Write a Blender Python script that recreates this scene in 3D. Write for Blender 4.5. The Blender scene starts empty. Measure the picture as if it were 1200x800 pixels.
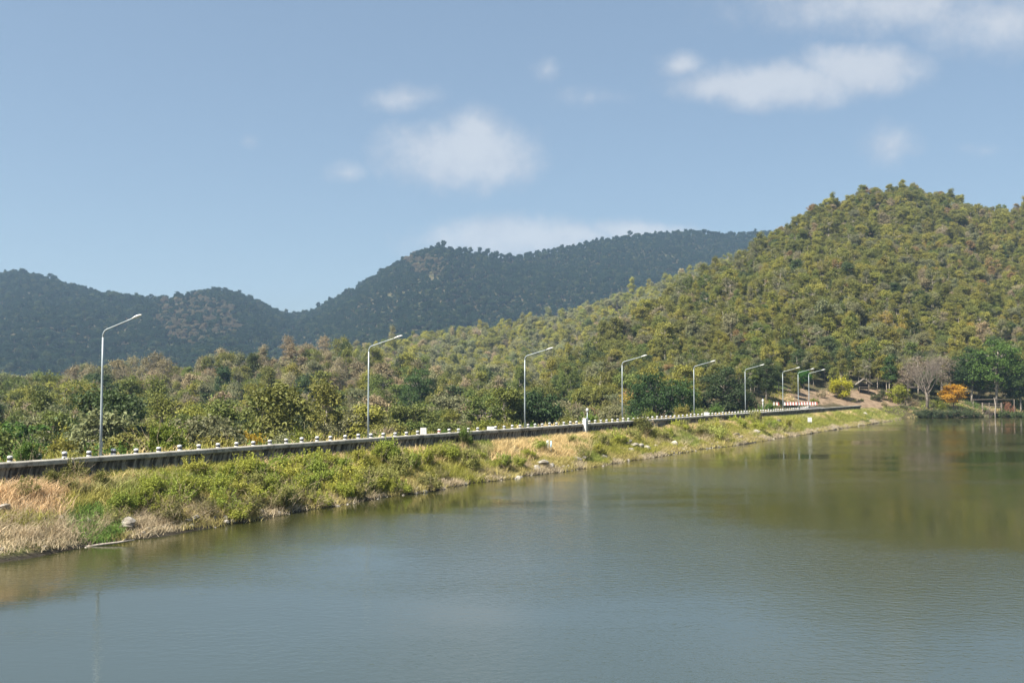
import bpy, math, random
import numpy as np
from mathutils import Vector

random.seed(7)
RNG = np.random.default_rng(11)
SC = bpy.context.scene
COL = SC.collection
R = math.radians

# ------------------------------------------------------------------ camera
FPX = 1167.0
CAM = np.array([0.0, 0.0, 8.4])
PITCH = math.atan(57.0 / FPX)
cam_d = bpy.data.cameras.new("camera")
cam = bpy.data.objects.new("camera", cam_d)
COL.objects.link(cam)
cam.location = CAM
cam.rotation_euler = (R(90) + PITCH, 0, 0)
cam_d.sensor_width = 36.0
cam_d.lens = FPX / 1200.0 * 36.0
cam_d.clip_start = 0.5
cam_d.clip_end = 9000
SC.camera = cam

# ------------------------------------------------------------------ light, sky, exposure
SUN_EL, SUN_AZ = R(52), R(-126)          # azimuth measured from the view axis, negative = from the left side
to_sun = Vector((math.sin(SUN_AZ) * math.cos(SUN_EL), math.cos(SUN_AZ) * math.cos(SUN_EL), math.sin(SUN_EL)))
sun_d = bpy.data.lights.new("sun", "SUN")
sun_d.energy = 5.0
sun_d.angle = R(0.5)
sun_d.color = (1.0, 0.94, 0.84)
sun = bpy.data.objects.new("sun", sun_d)
COL.objects.link(sun)
sun.location = (-40, -20, 80)
sun.rotation_euler = (-to_sun).to_track_quat('-Z', 'Y').to_euler()
SC.view_settings.view_transform = 'Standard'
SC.view_settings.look = 'None'
SC.view_settings.exposure = 1.36
SC.view_settings.gamma = 1.0
SC.cycles.use_denoising = True
SC.cycles.denoiser = 'OPENIMAGEDENOISE'
SC.cycles.denoising_input_passes = 'RGB_ALBEDO_NORMAL'
SC.cycles.denoising_prefilter = 'ACCURATE'
SC.cycles.max_bounces = 6
SC.cycles.diffuse_bounces = 4
SC.cycles.glossy_bounces = 2
SC.cycles.transmission_bounces = 2
SC.cycles.transparent_max_bounces = 4
SC.cycles.volume_bounces = 0

CP, SP = math.cos(PITCH), math.sin(PITCH)


def ray(px, py):
    """direction of a photograph pixel (1200 x 800), y component = 1 at unit depth"""
    a, b = (px - 600.0) / FPX, (400.0 - py) / FPX
    return np.array([a, CP - b * SP, SP + b * CP])


def project(x, y, z):
    dz = z - CAM[2]
    depth = y * CP + dz * SP
    up = -y * SP + dz * CP
    return 600 + FPX * x / depth, 400 - FPX * up / depth


class NT:
    def __init__(self, tree):
        self.t = tree
        tree.nodes.clear()

    def n(self, kind, **kw):
        nd = self.t.nodes.new(kind)
        for k, v in kw.items():
            if k == 'inp':
                for i, val in v.items():
                    s = nd.inputs[i]
                    if isinstance(val, bpy.types.NodeSocket):
                        self.t.links.new(val, s)
                    else:
                        s.default_value = val
            else:
                setattr(nd, k, v)
        return nd

    def math(self, op, a, b=0.0, c=None, clamp=False):
        d = {0: a, 1: b}
        if c is not None:
            d[2] = c
        nd = self.n('ShaderNodeMath', operation=op, inp=d)
        nd.use_clamp = clamp
        return nd.outputs[0]

    def vmath(self, op, a, b=(0, 0, 0)):
        nd = self.n('ShaderNodeVectorMath', operation=op, inp={0: a, 1: b})
        return nd.outputs['Value'] if op in ('LENGTH', 'DOT_PRODUCT') else nd.outputs[0]

    def mix(self, f, a, b, blend='MIX'):
        nd = self.n('ShaderNodeMix', data_type='RGBA', blend_type=blend)
        for i, v in ((0, f), (6, a), (7, b)):
            s = nd.inputs[i]
            if isinstance(v, bpy.types.NodeSocket):
                self.t.links.new(v, s)
            else:
                s.default_value = v if i == 0 else (tuple(v) + (1,))[:4]
        return nd.outputs[2]

    def smooth(self, v, lo, hi, a=0.0, b=1.0):
        nd = self.n('ShaderNodeMapRange', interpolation_type='SMOOTHSTEP', inp={0: v, 1: lo, 2: hi, 3: a, 4: b})
        return nd.outputs[0]

    def noise(self, vec, scale, detail=4.0, rough=0.55, out=0, dist=0.0):
        return self.n('ShaderNodeTexNoise', inp={'Vector': vec, 'Scale': scale, 'Detail': detail, 'Roughness': rough, 'Distortion': dist}).outputs[out]

    def link(self, a, b):
        self.t.links.new(a, b)


world = bpy.data.worlds.new("World")
SC.world = world
world.use_nodes = True
w = NT(world.node_tree)
sky = w.n('ShaderNodeTexSky', sky_type='NISHITA', sun_disc=False)
sky.sun_elevation = SUN_EL
sky.sun_rotation = SUN_AZ
sky.altitude = 300
sky.air_density = 1.0
sky.dust_density = 1.6
sky.ozone_density = 1.3
gen = w.n('ShaderNodeTexCoord').outputs['Generated']
sep = w.n('ShaderNodeSeparateXYZ', inp={0: gen})
front = w.smooth(sep.outputs[1], 0.02, 0.2)
ysafe = w.math('MAXIMUM', sep.outputs[1], 0.02)
uu = w.math('DIVIDE', sep.outputs[0], ysafe)
vv = w.math('DIVIDE', sep.outputs[2], ysafe)
uv = w.n('ShaderNodeCombineXYZ', inp={0: uu, 1: vv, 2: 0.0}).outputs[0]
warp = w.noise(gen, 9.0, 5, 0.6, out=1)
warp = w.vmath('MULTIPLY', w.vmath('SUBTRACT', warp, (0.5, 0.5, 0.5)), (0.045, 0.035, 0))
uvw = w.vmath('ADD', uv, warp)
clouds = [  # px, py, half width, half height, strength : the cumulus of the day, as directions in the sky
    (475, 121, 52, 22, .55), (548, 182, 104, 48, .88), (556, 156, 60, 34, .70), (645, 80, 24, 18, .38),
    (802, 74, 34, 20, .62), (918, 98, 128, 34, .95), (1005, 80, 88, 38, .98), (850, 100, 70, 26, .75),
    (1042, 170, 38, 30, .58), (1050, 6, 240, 52, .60), (1170, 30, 150, 56, .56), (940, -12, 140, 36, .46),
    (612, 284, 140, 34, .90), (752, 270, 72, 18, .85), (680, 276, 80, 20, .8), (405, 204, 34, 16, .34), (288, 163, 16, 12, .26),
    (1150, 172, 40, 12, .26), (690, 112, 60, 18, .25), (-260, 120, 150, 40, .7), (1500, 130, 160, 50, .8)]
field = None
for (px, py, rx, ry, s) in clouds:
    d = ray(px, py)
    c = (d[0] / d[1], d[2] / d[1], 0)
    e = w.vmath('MULTIPLY', w.vmath('SUBTRACT', uvw, c), (FPX / (rx * 1.3), FPX / (ry * 1.25), 0))
    m = w.math('MULTIPLY', w.math('SUBTRACT', 1.0, w.vmath('LENGTH', e), clamp=True), s * 1.5)
    field = m if field is None else w.math('MAXIMUM', field, m)
field = w.math('MULTIPLY', field, front)
# the rest of the sky carries the same sparse cumulus
gstr = w.vmath('MULTIPLY', gen, (1, 1, 2.2))
rest = w.smooth(w.noise(gstr, 3.2, 5, 0.55), 0.60, 0.80)
rest = w.math('MULTIPLY', rest, w.math('SUBTRACT', 1.0, w.smooth(sep.outputs[1], 0.5, 0.75)))
rest = w.math('MULTIPLY', rest, w.smooth(sep.outputs[2], 0.02, 0.15))
fine = w.math('ADD', w.math('MULTIPLY', w.noise(gen, 17.0, 7, 0.62), .65), w.math('MULTIPLY', w.noise(gen, 52.0, 5, 0.6), .35))
fld = w.math('ADD', field, w.math('MULTIPLY', w.math('SUBTRACT', fine, 0.5), w.smooth(field, 0.0, 0.22, 0.0, 1.5)))
alpha = w.math('MAXIMUM', w.math('MULTIPLY', w.smooth(fld, 0.05, 0.95), 0.68), w.math('MULTIPLY', rest, 0.7))
cloud_tone = w.mix(w.smooth(w.math('ADD', w.math('MULTIPLY', fld, .55), w.noise(gen, 30.0, 5)), .45, 1.15), (3.8, 4.1, 4.65), (5.3, 5.4, 5.6))
skyt = w.mix(1.0, sky.outputs[0], (1.07, 1.05, .985), 'MULTIPLY')
skyt = w.mix(.42, skyt, (2.15, 3.0, 4.05))        # a thin even veil of high haze
skycol = w.mix(alpha, skyt, cloud_tone)
bg = w.n('ShaderNodeBackground', inp={0: skycol, 1: 0.057})
w.link(bg.outputs[0], w.n('ShaderNodeOutputWorld').inputs[0])

# ------------------------------------------------------------------ mesh helpers


def mesh_np(name, verts, faces, mats=(), mat_idx=None, smooth=False, attrs=None):
    """faces: list of integer arrays, each (n,3) or (n,4)"""
    me = bpy.data.meshes.new(name)
    verts = np.asarray(verts, dtype=np.float32)
    faces = [np.asarray(f, dtype=np.int32) for f in faces if len(f)]
    nl = sum(f.size for f in faces)
    nf = sum(len(f) for f in faces)
    me.vertices.add(len(verts))
    me.vertices.foreach_set("co", verts.ravel())
    if nf:
        me.loops.add(nl)
        me.polygons.add(nf)
        me.loops.foreach_set("vertex_index", np.concatenate([f.ravel() for f in faces]))
        sizes = np.concatenate([np.full(len(f), f.shape[1], dtype=np.int32) for f in faces])
        starts = np.concatenate([[0], np.cumsum(sizes)[:-1]]).astype(np.int32)
        me.polygons.foreach_set("loop_start", starts)
        if mat_idx is not None:
            me.polygons.foreach_set("material_index", np.asarray(mat_idx, dtype=np.int32))
        me.polygons.foreach_set("use_smooth", np.full(nf, smooth, dtype=bool))
    for m in mats:
        me.materials.append(m)
    for k, (typ, arr) in (attrs or {}).items():
        a = me.attributes.new(k, typ, 'POINT')
        arr = np.asarray(arr)
        if typ == 'FLOAT':
            a.data.foreach_set("value", arr.astype(np.float32).ravel())
        elif typ == 'INT':
            a.data.foreach_set("value", arr.astype(np.int32).ravel())
        elif typ == 'FLOAT_VECTOR':
            a.data.foreach_set("vector", arr.astype(np.float32).ravel())
        elif typ == 'FLOAT_COLOR':
            if arr.shape[1] == 3:
                arr = np.concatenate([arr, np.ones((len(arr), 1))], 1)
            a.data.foreach_set("color", arr.astype(np.float32).ravel())
    me.update(calc_edges=True)
    return me


class MB:
    """collects verts and faces of one mesh"""

    def __init__(self):
        self.v, self.q, self.t, self.n = [], [], [], 0
        self.mq, self.mt = [], []

    def add(self, v, q=(), t=(), m=0):
        v = np.asarray(v, dtype=float).reshape(-1, 3)
        if len(q):
            self.q.append(np.asarray(q, dtype=int) + self.n)
            self.mq += [m] * len(q)
        if len(t):
            self.t.append(np.asarray(t, dtype=int) + self.n)
            self.mt += [m] * len(t)
        self.v.append(v)
        self.n += len(v)

    def box(self, c, size, rot=0.0, m=0, tilt=None, bev=0.0):
        sx, sy, sz = [s / 2 for s in size]
        v = np.array([[x, y, z] for z in (-sz, sz) for (x, y) in ((-sx, -sy), (sx, -sy), (sx, sy), (-sx, sy))])
        q = [(3, 2, 1, 0), (4, 5, 6, 7), (0, 1, 5, 4), (1, 2, 6, 5), (2, 3, 7, 6), (3, 0, 4, 7)]
        if bev:
            v[4:, :2] *= np.array([1 - bev / sx, 1 - bev / sy])
        if tilt is not None:
            v = v @ np.array(tilt).T
        cr, sr = math.cos(rot), math.sin(rot)
        v = v @ np.array([[cr, sr, 0], [-sr, cr, 0], [0, 0, 1]]) + np.asarray(c)
        self.add(v, q, m=m)

    def tube(self, pts, radii, n=6, m=0, cap=True):
        pts = np.asarray(pts, float)
        if np.isscalar(radii):
            radii = [radii] * len(pts)
        rings = []
        prev = None
        for i, p in enumerate(pts):
            t = pts[min(i + 1, len(pts) - 1)] - pts[max(i - 1, 0)]
            t = t / (np.linalg.norm(t) + 1e-9)
            a = prev if prev is not None else (np.array([1.0, 0, 0]) if abs(t[0]) < .8 else np.array([0, 1.0, 0]))
            a = a - t * np.dot(a, t)
            a /= np.linalg.norm(a) + 1e-9
            prev = a
            b = np.cross(t, a)
            ang = np.arange(n) * 2 * math.pi / n
            rings.append(p + radii[i] * (np.cos(ang)[:, None] * a + np.sin(ang)[:, None] * b))
        v = np.concatenate(rings)
        q = []
        for i in range(len(pts) - 1):
            for k in range(n):
                q.append((i * n + k, i * n + (k + 1) % n, (i + 1) * n + (k + 1) % n, (i + 1) * n + k))
        t = []
        if cap:
            last = (len(pts) - 1) * n
            for k in range(1, n - 1):
                t.append((last, last + k, last + k + 1))
                t.append((0, k + 1, k))
        self.add(v, q, t, m)

    def lathe(self, prof, n=12, m=0, c=(0, 0, 0)):
        ang = np.arange(n) * 2 * math.pi / n
        v = np.concatenate([np.stack([r * np.cos(ang), r * np.sin(ang), np.full(n, z)], 1) for r, z in prof]) + np.asarray(c)
        q = [(i * n + k, i * n + (k + 1) % n, (i + 1) * n + (k + 1) % n, (i + 1) * n + k) for i in range(len(prof) - 1) for k in range(n)]
        last = (len(prof) - 1) * n
        t = [(last, last + k, last + k + 1) for k in range(1, n - 1)] + [(0, k + 1, k) for k in range(1, n - 1)]
        self.add(v, q, t, m)

    def mesh(self, name, mats, smooth=False, attrs=None):
        faces, mi = [], []
        if self.q:
            faces.append(np.concatenate(self.q))
            mi += self.mq
        if self.t:
            faces.append(np.concatenate(self.t))
            mi += self.mt
        return mesh_np(name, np.concatenate(self.v), faces, mats, mi, smooth, attrs)


def obj(name, me, parent=None, loc=None, rot=None):
    o = bpy.data.objects.new(name, me)
    COL.objects.link(o)
    if parent is not None:
        o.parent = parent
    if loc is not None:
        o.location = loc
    if rot is not None:
        o.rotation_euler = rot
    return o


def empty(name, loc, rz=0.0, scale=None):
    o = bpy.data.objects.new(name, None)
    o.empty_display_size = 0.3
    COL.objects.link(o)
    o.location = loc
    o.rotation_euler = (0, 0, rz)
    if scale is not None:
        o.scale = scale
    return o


def tag(o, label=None, cat=None, group=None, kind=None):
    for k, v in (('label', label), ('category', cat), ('group', group), ('kind', kind)):
        if v:
            o[k] = v
    return o


def copy_tree(o, parent=None):
    c = o.copy()
    COL.objects.link(c)
    c.parent = parent
    for ch in o.children:
        copy_tree(ch, c)
    return c


# value noise in numpy -------------------------------------------------------
_TAB = np.random.default_rng(3).random((256, 256))


def vnoise(x, y):
    xi, yi = np.floor(x).astype(int), np.floor(y).astype(int)
    fx, fy = x - xi, y - yi
    fx, fy = fx * fx * (3 - 2 * fx), fy * fy * (3 - 2 * fy)
    a, b = _TAB[xi % 256, yi % 256], _TAB[(xi + 1) % 256, yi % 256]
    c, d = _TAB[xi % 256, (yi + 1) % 256], _TAB[(xi + 1) % 256, (yi + 1) % 256]
    return (a * (1 - fx) + b * fx) * (1 - fy) + (c * (1 - fx) + d * fx) * fy


def fbm(x, y, o=4):
    s, a, t = 0, 1.0, 0
    for i in range(o):
        s = s + a * vnoise(x * 2 ** i + 17.3 * i, y * 2 ** i + 9.1 * i)
        t += a
        a *= .5
    return s / t


# ------------------------------------------------------------------ materials


def new_mat(name):
    m = bpy.data.materials.new(name)
    m.use_nodes = True
    return m, NT(m.node_tree)


def principled(t, base, rough=0.7, spec=0.3, normal=None, metal=0.0):
    inp = {'Base Color': base if isinstance(base, bpy.types.NodeSocket) else (tuple(base) + (1,))[:4],
           'Roughness': rough, 'Specular IOR Level': spec, 'Metallic': metal}
    if normal is not None:
        inp['Normal'] = normal
    return t.n('ShaderNodeBsdfPrincipled', inp=inp)


def finish(t, bsdf):
    t.link(bsdf.outputs[0], t.n('ShaderNodeOutputMaterial').inputs[0])


def simple(name, base, rough=0.6, spec=0.3, metal=0.0, var=0.12, scale=6.0):
    m, t = new_mat(name)
    p = t.n('ShaderNodeTexCoord').outputs['Object']
    n = t.noise(p, scale, 5, .6)
    a = tuple(c * (1 - var) for c in base)
    b = tuple(min(c * (1 + var), .92) for c in base)
    col = t.mix(t.smooth(n, .3, .7), a, b)
    finish(t, principled(t, col, rough, spec, metal=metal))
    return m


def leaf_mat(name, attr_type, transl=0.34):
    m, t = new_mat(name)
    tint = t.n('ShaderNodeAttribute', attribute_type=attr_type, attribute_name='tint')
    var = t.n('ShaderNodeAttribute', attribute_type='GEOMETRY', attribute_name='leaf_var').outputs['Fac']
    f = t.math('MULTIPLY_ADD', var, 0.75, 0.62)
    col = t.mix(1.0, tint.outputs['Color'], t.n('ShaderNodeCombineXYZ', inp={0: f, 1: f, 2: f}).outputs[0], 'MULTIPLY')
    p = principled(t, col, 0.55, 0.22)
    tr = t.n('ShaderNodeBsdfTranslucent', inp={0: col})
    mx = t.n('ShaderNodeMixShader', inp={0: transl, 1: p.outputs[0], 2: tr.outputs[0]})
    finish(t, mx)
    return m


M = {}
M['leaf'] = leaf_mat('leaf', 'INSTANCER')
M['grass'] = leaf_mat('grass_blade', 'GEOMETRY', 0.42)


def bark_mat(name, a, b):
    m, t = new_mat(name)
    p = t.n('ShaderNodeTexCoord').outputs['Object']
    n = t.noise(t.vmath('MULTIPLY', p, (6, 6, 1.2)), 1.5, 5, .65)
    finish(t, principled(t, t.mix(t.smooth(n, .3, .7), a, b), .9, .15))
    return m


M['bark'] = bark_mat('bark', (.10, .08, .06), (.22, .18, .14))
M['pale_bark'] = bark_mat('pale_bark', (.24, .20, .16), (.42, .37, .31))
M['twig'] = bark_mat('grey_twig', (.34, .265, .165), (.50, .40, .265))

m, t = new_mat('concrete_wall')
p = t.n('ShaderNodeNewGeometry').outputs['Position']
dirv = t.n('ShaderNodeVectorMath', operation='DOT_PRODUCT', inp={0: p, 1: (.5, .866, 0)}).outputs['Value']
zz = t.n('ShaderNodeSeparateXYZ', inp={0: p}).outputs[2]
sv = t.n('ShaderNodeCombineXYZ', inp={0: t.math('MULTIPLY', dirv, 3.2), 1: t.math('MULTIPLY', zz, .35), 2: 0.0}).outputs[0]
streak = t.noise(sv, 1.0, 5, .6)
blot = t.noise(p, .35, 4, .6)
grain = t.noise(p, 9.0, 5, .65)
c0 = t.mix(t.smooth(grain, .3, .7), (.20, .19, .165), (.33, .315, .275))
s_ = t.math('MULTIPLY', t.smooth(streak, .40, .58), t.smooth(blot, .30, .50, .55, 1.0))
c1 = t.mix(s_, c0, (.050, .047, .042))
bmp = t.n('ShaderNodeBump', inp={'Strength': .5, 'Distance': .02, 'Height': grain}).outputs[0]
finish(t, principled(t, c1, .9, .2, bmp))
M['wall'] = m

m, t = new_mat('concrete_coping')
p = t.n('ShaderNodeNewGeometry').outputs['Position']
blot = t.noise(p, .9, 6, .68)
grain = t.noise(p, 12.0, 5, .65)
c0 = t.mix(t.smooth(grain, .3, .7), (.25, .235, .195), (.38, .36, .31))
c1 = t.mix(t.math('MULTIPLY', t.smooth(blot, .46, .66), .85), c0, (.085, .078, .062))
bmp = t.n('ShaderNodeBump', inp={'Strength': .5, 'Distance': .02, 'Height': grain}).outputs[0]
finish(t, principled(t, c1, .9, .2, bmp))
M['coping'] = m

m, t = new_mat('asphalt')
p = t.n('ShaderNodeNewGeometry').outputs['Position']
c0 = t.mix(t.noise(p, .5, 6, .7), (.045, .045, .045), (.085, .082, .078))
finish(t, principled(t, c0, .9, .2))
M['asphalt'] = m
M['white_paint'] = simple('white_paint', (.58, .57, .54), .55, .35, var=.06, scale=5)
M['road_paint'] = simple('road_paint', (.72, .71, .68), .7, .2, var=.12)
M['black_paint'] = simple('black_paint', (.022, .021, .021), .5, .35)
M['red_paint'] = simple('red_paint', (.34, .10, .07), .6, .3)
M['pale_blue'] = simple('pale_blue_gauge', (.42, .60, .70), .5, .3, var=.05)  # even pale blue of the second gauge board
M['galv'] = simple('galvanised_steel', (.33, .37, .38), .5, .4, metal=.2, var=.07)
M['lamp_white'] = simple('lamp_housing', (.66, .66, .63), .35, .5, var=.04)
M['lens'] = simple('lamp_lens', (.55, .55, .52), .2, .5)
M['wood'] = bark_mat('weathered_wood', (.11, .085, .065), (.22, .185, .15))
M['dark_wood'] = bark_mat('dark_wood', (.05, .04, .035), (.12, .10, .085))
M['dead_wood'] = bark_mat('dead_wood', (.11, .09, .072), (.19, .16, .13))
M['thatch'] = bark_mat('dry_thatch', (.15, .13, .11), (.27, .24, .20))

m, t = new_mat('stone')
p = t.n('ShaderNodeNewGeometry').outputs['Position']
n1, n2 = t.noise(p, 1.3, 5, .6), t.noise(p, 14, 5, .7)
c0 = t.mix(t.smooth(n1, .35, .65), (.21, .185, .15), (.40, .37, .32))
c0 = t.mix(t.math('MULTIPLY', t.smooth(n2, .5, .7), .6), c0, (.14, .12, .09))
bmp = t.n('ShaderNodeBump', inp={'Strength': .8, 'Distance': .05, 'Height': n2}).outputs[0]
finish(t, principled(t, c0, .85, .2, bmp))
M['stone'] = m

m, t = new_mat('bank_soil')
p = t.n('ShaderNodeNewGeometry').outputs['Position']
n1, n2 = t.noise(p, .35, 5, .6), t.noise(p, 3.5, 6, .7)
c0 = t.mix(t.smooth(n1, .4, .6), (.17, .125, .07), (.12, .125, .045))
c0 = t.mix(t.math('MULTIPLY', t.smooth(n2, .45, .7), .7), c0, (.24, .19, .12))
wet = t.smooth(t.math('ADD', t.n('ShaderNodeSeparateXYZ', inp={0: p}).outputs[2], t.math('MULTIPLY', n2, -.2)), 0.0, .28)
c0 = t.mix(wet, (.04, .034, .025), c0)
bmp = t.n('ShaderNodeBump', inp={'Strength': 1.0, 'Distance': .12, 'Height': n2}).outputs[0]
finish(t, principled(t, c0, .95, .15, bmp))
M['soil'] = m

m, t = new_mat('forest_floor')
p = t.n('ShaderNodeNewGeometry').outputs['Position']
n1, n2 = t.noise(p, .03, 5, .6), t.noise(p, .5, 6, .7)
c0 = t.mix(t.smooth(n1, .4, .6), (.070, .058, .032), (.050, .055, .022))
c0 = t.mix(t.math('MULTIPLY', t.smooth(n2, .45, .7), .7), c0, (.11, .085, .05))
soil = t.n('ShaderNodeAttribute', attribute_type='GEOMETRY', attribute_name='bare_soil').outputs['Fac']
dirt = t.mix(t.smooth(n2, .35, .65), (.14, .098, .064), (.235, .172, .115))
sf = t.smooth(t.math('ADD', soil, t.math('MULTIPLY', t.math('SUBTRACT', n2, .5), .7)), .35, .6)
c0 = t.mix(sf, c0, dirt)
bmp = t.n('ShaderNodeBump', inp={'Strength': .8, 'Distance': .3, 'Height': n2}).outputs[0]
finish(t, principled(t, c0, .95, .1, bmp))
M['floor'] = m

m, t = new_mat('reservoir_water')
p = t.n('ShaderNodeNewGeometry').outputs['Position']
big = t.noise(t.vmath('MULTIPLY', p, (.014, .030, 0)), 1.0, 3, .5)
mid = t.noise(t.vmath('MULTIPLY', p, (.05, .11, 0)), 1.0, 3, .5)
breeze = t.smooth(t.math('ADD', t.math('MULTIPLY', big, .7), t.math('MULTIPLY', mid, .3)), .40, .58, .06, 1.0)
rp1 = t.noise(t.vmath('MULTIPLY', p, (1.9, 3.0, 0)), 1.0, 3, .6)
rp2 = t.noise(t.vmath('MULTIPLY', p, (5.5, 7.5, 0)), 1.0, 2, .5)
h = t.math('ADD', rp1, t.math('MULTIPLY', rp2, .25))
h = t.math('MULTIPLY', h, breeze)
bmp = t.n('ShaderNodeBump', inp={'Strength': 1.0, 'Distance': .028, 'Height': h}).outputs[0]
# hill and bank reflections painted into the water as olive, reflected sky as grey-blue
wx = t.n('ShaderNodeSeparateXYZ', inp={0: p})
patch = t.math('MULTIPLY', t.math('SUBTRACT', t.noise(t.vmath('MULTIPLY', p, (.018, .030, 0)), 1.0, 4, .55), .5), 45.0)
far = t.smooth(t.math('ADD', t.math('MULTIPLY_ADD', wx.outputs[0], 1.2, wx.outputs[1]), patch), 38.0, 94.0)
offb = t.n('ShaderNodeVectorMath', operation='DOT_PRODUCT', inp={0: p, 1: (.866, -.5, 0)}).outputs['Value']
bank_refl = t.smooth(t.math('ADD', offb, t.math('MULTIPLY', patch, .15)), -47.0, -22.0, 1.0, 0.0)
refl_tint = t.math('MAXIMUM', far, bank_refl)
tone = t.mix(refl_tint, (.041, .055, .051), (.026, .028, .007))
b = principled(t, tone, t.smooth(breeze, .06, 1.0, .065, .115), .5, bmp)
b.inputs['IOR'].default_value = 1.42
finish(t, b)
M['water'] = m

# ------------------------------------------------------------------ the dam's own axes
DV = np.array([.5, .866])          # along the crest, away from the camera
NV = np.array([.866, -.5])         # towards the water
Q0 = 54.7                          # the wall face lies at n.P = -Q0


def sq(s, q):
    """s metres along the dam, q metres from the wall face towards the water"""
    xy = np.multiply.outer(np.asarray(s, float), DV) + np.multiply.outer(np.asarray(q, float) - Q0, NV)
    return xy[..., 0], xy[..., 1]


def to_sq(x, y):
    return x * DV[0] + y * DV[1], x * NV[0] + y * NV[1] + Q0


ROAD_Z = 3.74
S_END = 302.0
PROF = [(-30, -6.6), (-26, -6.2), (-14, -.4), (-7.2, 3.55), (-6.5, 3.70), (-5.4, 3.70), (.4, 3.0), (.6, 2.95), (2.5, 2.2), (5, 1.15), (7.0, .32), (7.8, -.02), (10, -1.2), (16, -4.5), (22, -5.5)]
PQ = np.array([a for a, b in PROF])
PZ = np.array([b for a, b in PROF])


def bank_z(s, q):
    z = np.interp(q, PQ, PZ)
    msk = np.clip((q - .8) / 1.5, 0, 1)
    return z + msk * (fbm(s * .22, q * .3, 3) - .5) * .9 + msk * (fbm(s * .05 + 40, q * .02, 2) - .5) * 1.1


def on_bank(px, py):
    """where the sight line through a pixel meets the upstream bank: s, q, z"""
    d = ray(px, py)
    tt = np.linspace(30, 420, 6000)
    x, y, z = d[0] * tt, d[1] * tt, CAM[2] + d[2] * tt
    s, q = to_sq(x, y)
    hit = np.where((q < 8.5) & (z <= bank_z(s, q)))[0]
    i = hit[0] if len(hit) else np.argmin(np.abs(q - 4))
    return s[i], q[i], bank_z(s[i], q[i])


# ------------------------------------------------------------------ hills


def dir_ae(px, py):
    d = ray(px, py)
    return math.atan2(d[0], d[1]), d[2] / math.hypot(d[0], d[1])


class Layer:
    def __init__(self, sil, dist, base, zb, th, pw=1.0, amp=3.0, sc=.012, drop=.4):
        ae = [dir_ae(*q) for q in sil]
        self.a = np.array([v[0] for v in ae])
        self.e = np.array([v[1] for v in ae])
        f = lambda l: (np.array([dir_ae(v[0], 450)[0] for v in l]), np.array([v[1] for v in l], float))
        self.dist, self.base, self.zb = f(dist), f(base), f(zb)
        for b in (self.dist, self.base):          # given as depths, kept as distances
            b[1][:] = b[1] / np.cos(b[0])
        self.th, self.pw, self.amp, self.sc, self.drop = th, pw, amp, sc, drop

    def z(self, x, y):
        a, r = np.arctan2(x, y), np.hypot(x, y)
        e = np.interp(a, self.a, self.e)
        D = np.interp(a, *self.dist)
        B = np.interp(a, *self.base)
        zb = np.interp(a, *self.zb)
        zr = np.maximum(CAM[2] + e * D - self.th, -9)
        t = (r - B) / (D - B)
        tc = np.clip(t, 0, 1)
        z = zb + (zr - zb) * tc ** self.pw
        z = z + self.amp * (fbm(x * self.sc, y * self.sc, 4) - .5) * 2 * np.clip(4 * tc * (1.02 - tc), 0, 1)
        z = np.where(t > 1, z - (r - D) * self.drop, z)
        return np.where(t < 0, z - (B - r) * .45, z)


LA = Layer(sil=[(300, 640), (500, 500), (600, 462), (640, 440), (700, 398), (750, 362), (800, 334), (850, 306), (880, 289), (910, 271), (935, 255), (960, 243), (1000, 228), (1035, 219), (1060, 217), (1100, 224), (1150, 241), (1180, 243), (1210, 240), (1300, 232), (1400, 250), (1700, 330), (2300, 420)],
           dist=[(500, 300), (600, 330), (700, 410), (800, 500), (900, 580), (1060, 660), (1200, 690), (1700, 800)],
           base=[(500, 235), (600, 215), (700, 225), (800, 245), (880, 262), (940, 285), (1000, 300), (1040, 305), (1120, 309), (1200, 316), (1500, 345), (2200, 480)],
           zb=[(500, -7), (740, -5.5), (800, -2), (850, 3.2), (900, 4.2), (1000, 4.4), (1060, 3.4), (1100, 2.2), (1200, 1.6), (2200, 1.0)],
           th=7.5, pw=1.12, amp=9.0, sc=.016)
LB = Layer(sil=[(150, 480), (300, 436), (440, 402), (500, 391), (560, 383), (640, 373), (700, 356), (740, 342), (780, 329), (840, 307), (900, 292), (1000, 280), (1200, 300), (1700, 340)],
           dist=[(150, 700), (440, 760), (600, 860), (840, 980), (1200, 1050)], base=[(150, 430), (1700, 520)],
           zb=[(150, -4), (1700, 0)], th=8.0, amp=8.0, sc=.010)
LC = Layer(sil=[(-900, 470), (-200, 452), (0, 450), (60, 440), (100, 436), (150, 433), (200, 430), (250, 424), (300, 413), (350, 402), (380, 399), (420, 408), (470, 418), (560, 438), (650, 470), (760, 520)],
           dist=[(-900, 420), (0, 400), (200, 405), (380, 415), (650, 400)], base=[(-900, 190), (0, 205), (300, 250), (650, 280)],
           zb=[(-900, -6), (650, -6)], th=12.0, pw=1.05, amp=3.0, sc=.02)
LE = Layer(sil=[(-1200, 380), (-400, 330), (-100, 322), (0, 319), (30, 317), (60, 325), (100, 337), (150, 346), (200, 347), (235, 340), (255, 338), (275, 342), (300, 352), (330, 364), (345, 369), (362, 364), (390, 350), (420, 335), (445, 318), (470, 304), (495, 292), (520, 288), (550, 294), (600, 299), (650, 291), (700, 281), (750, 274), (800, 270), (850, 272), (920, 271), (1000, 270), (1200, 290), (1700, 330), (2300, 400)],
           dist=[(-1200, 1800), (200, 1750), (345, 2050), (520, 1900), (2300, 2100)], base=[(-1200, 900), (300, 1050), (2300, 1150)],
           zb=[(-1200, 0), (2300, 0)], th=8.5, pw=1.0, amp=22, sc=.0045)


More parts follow.
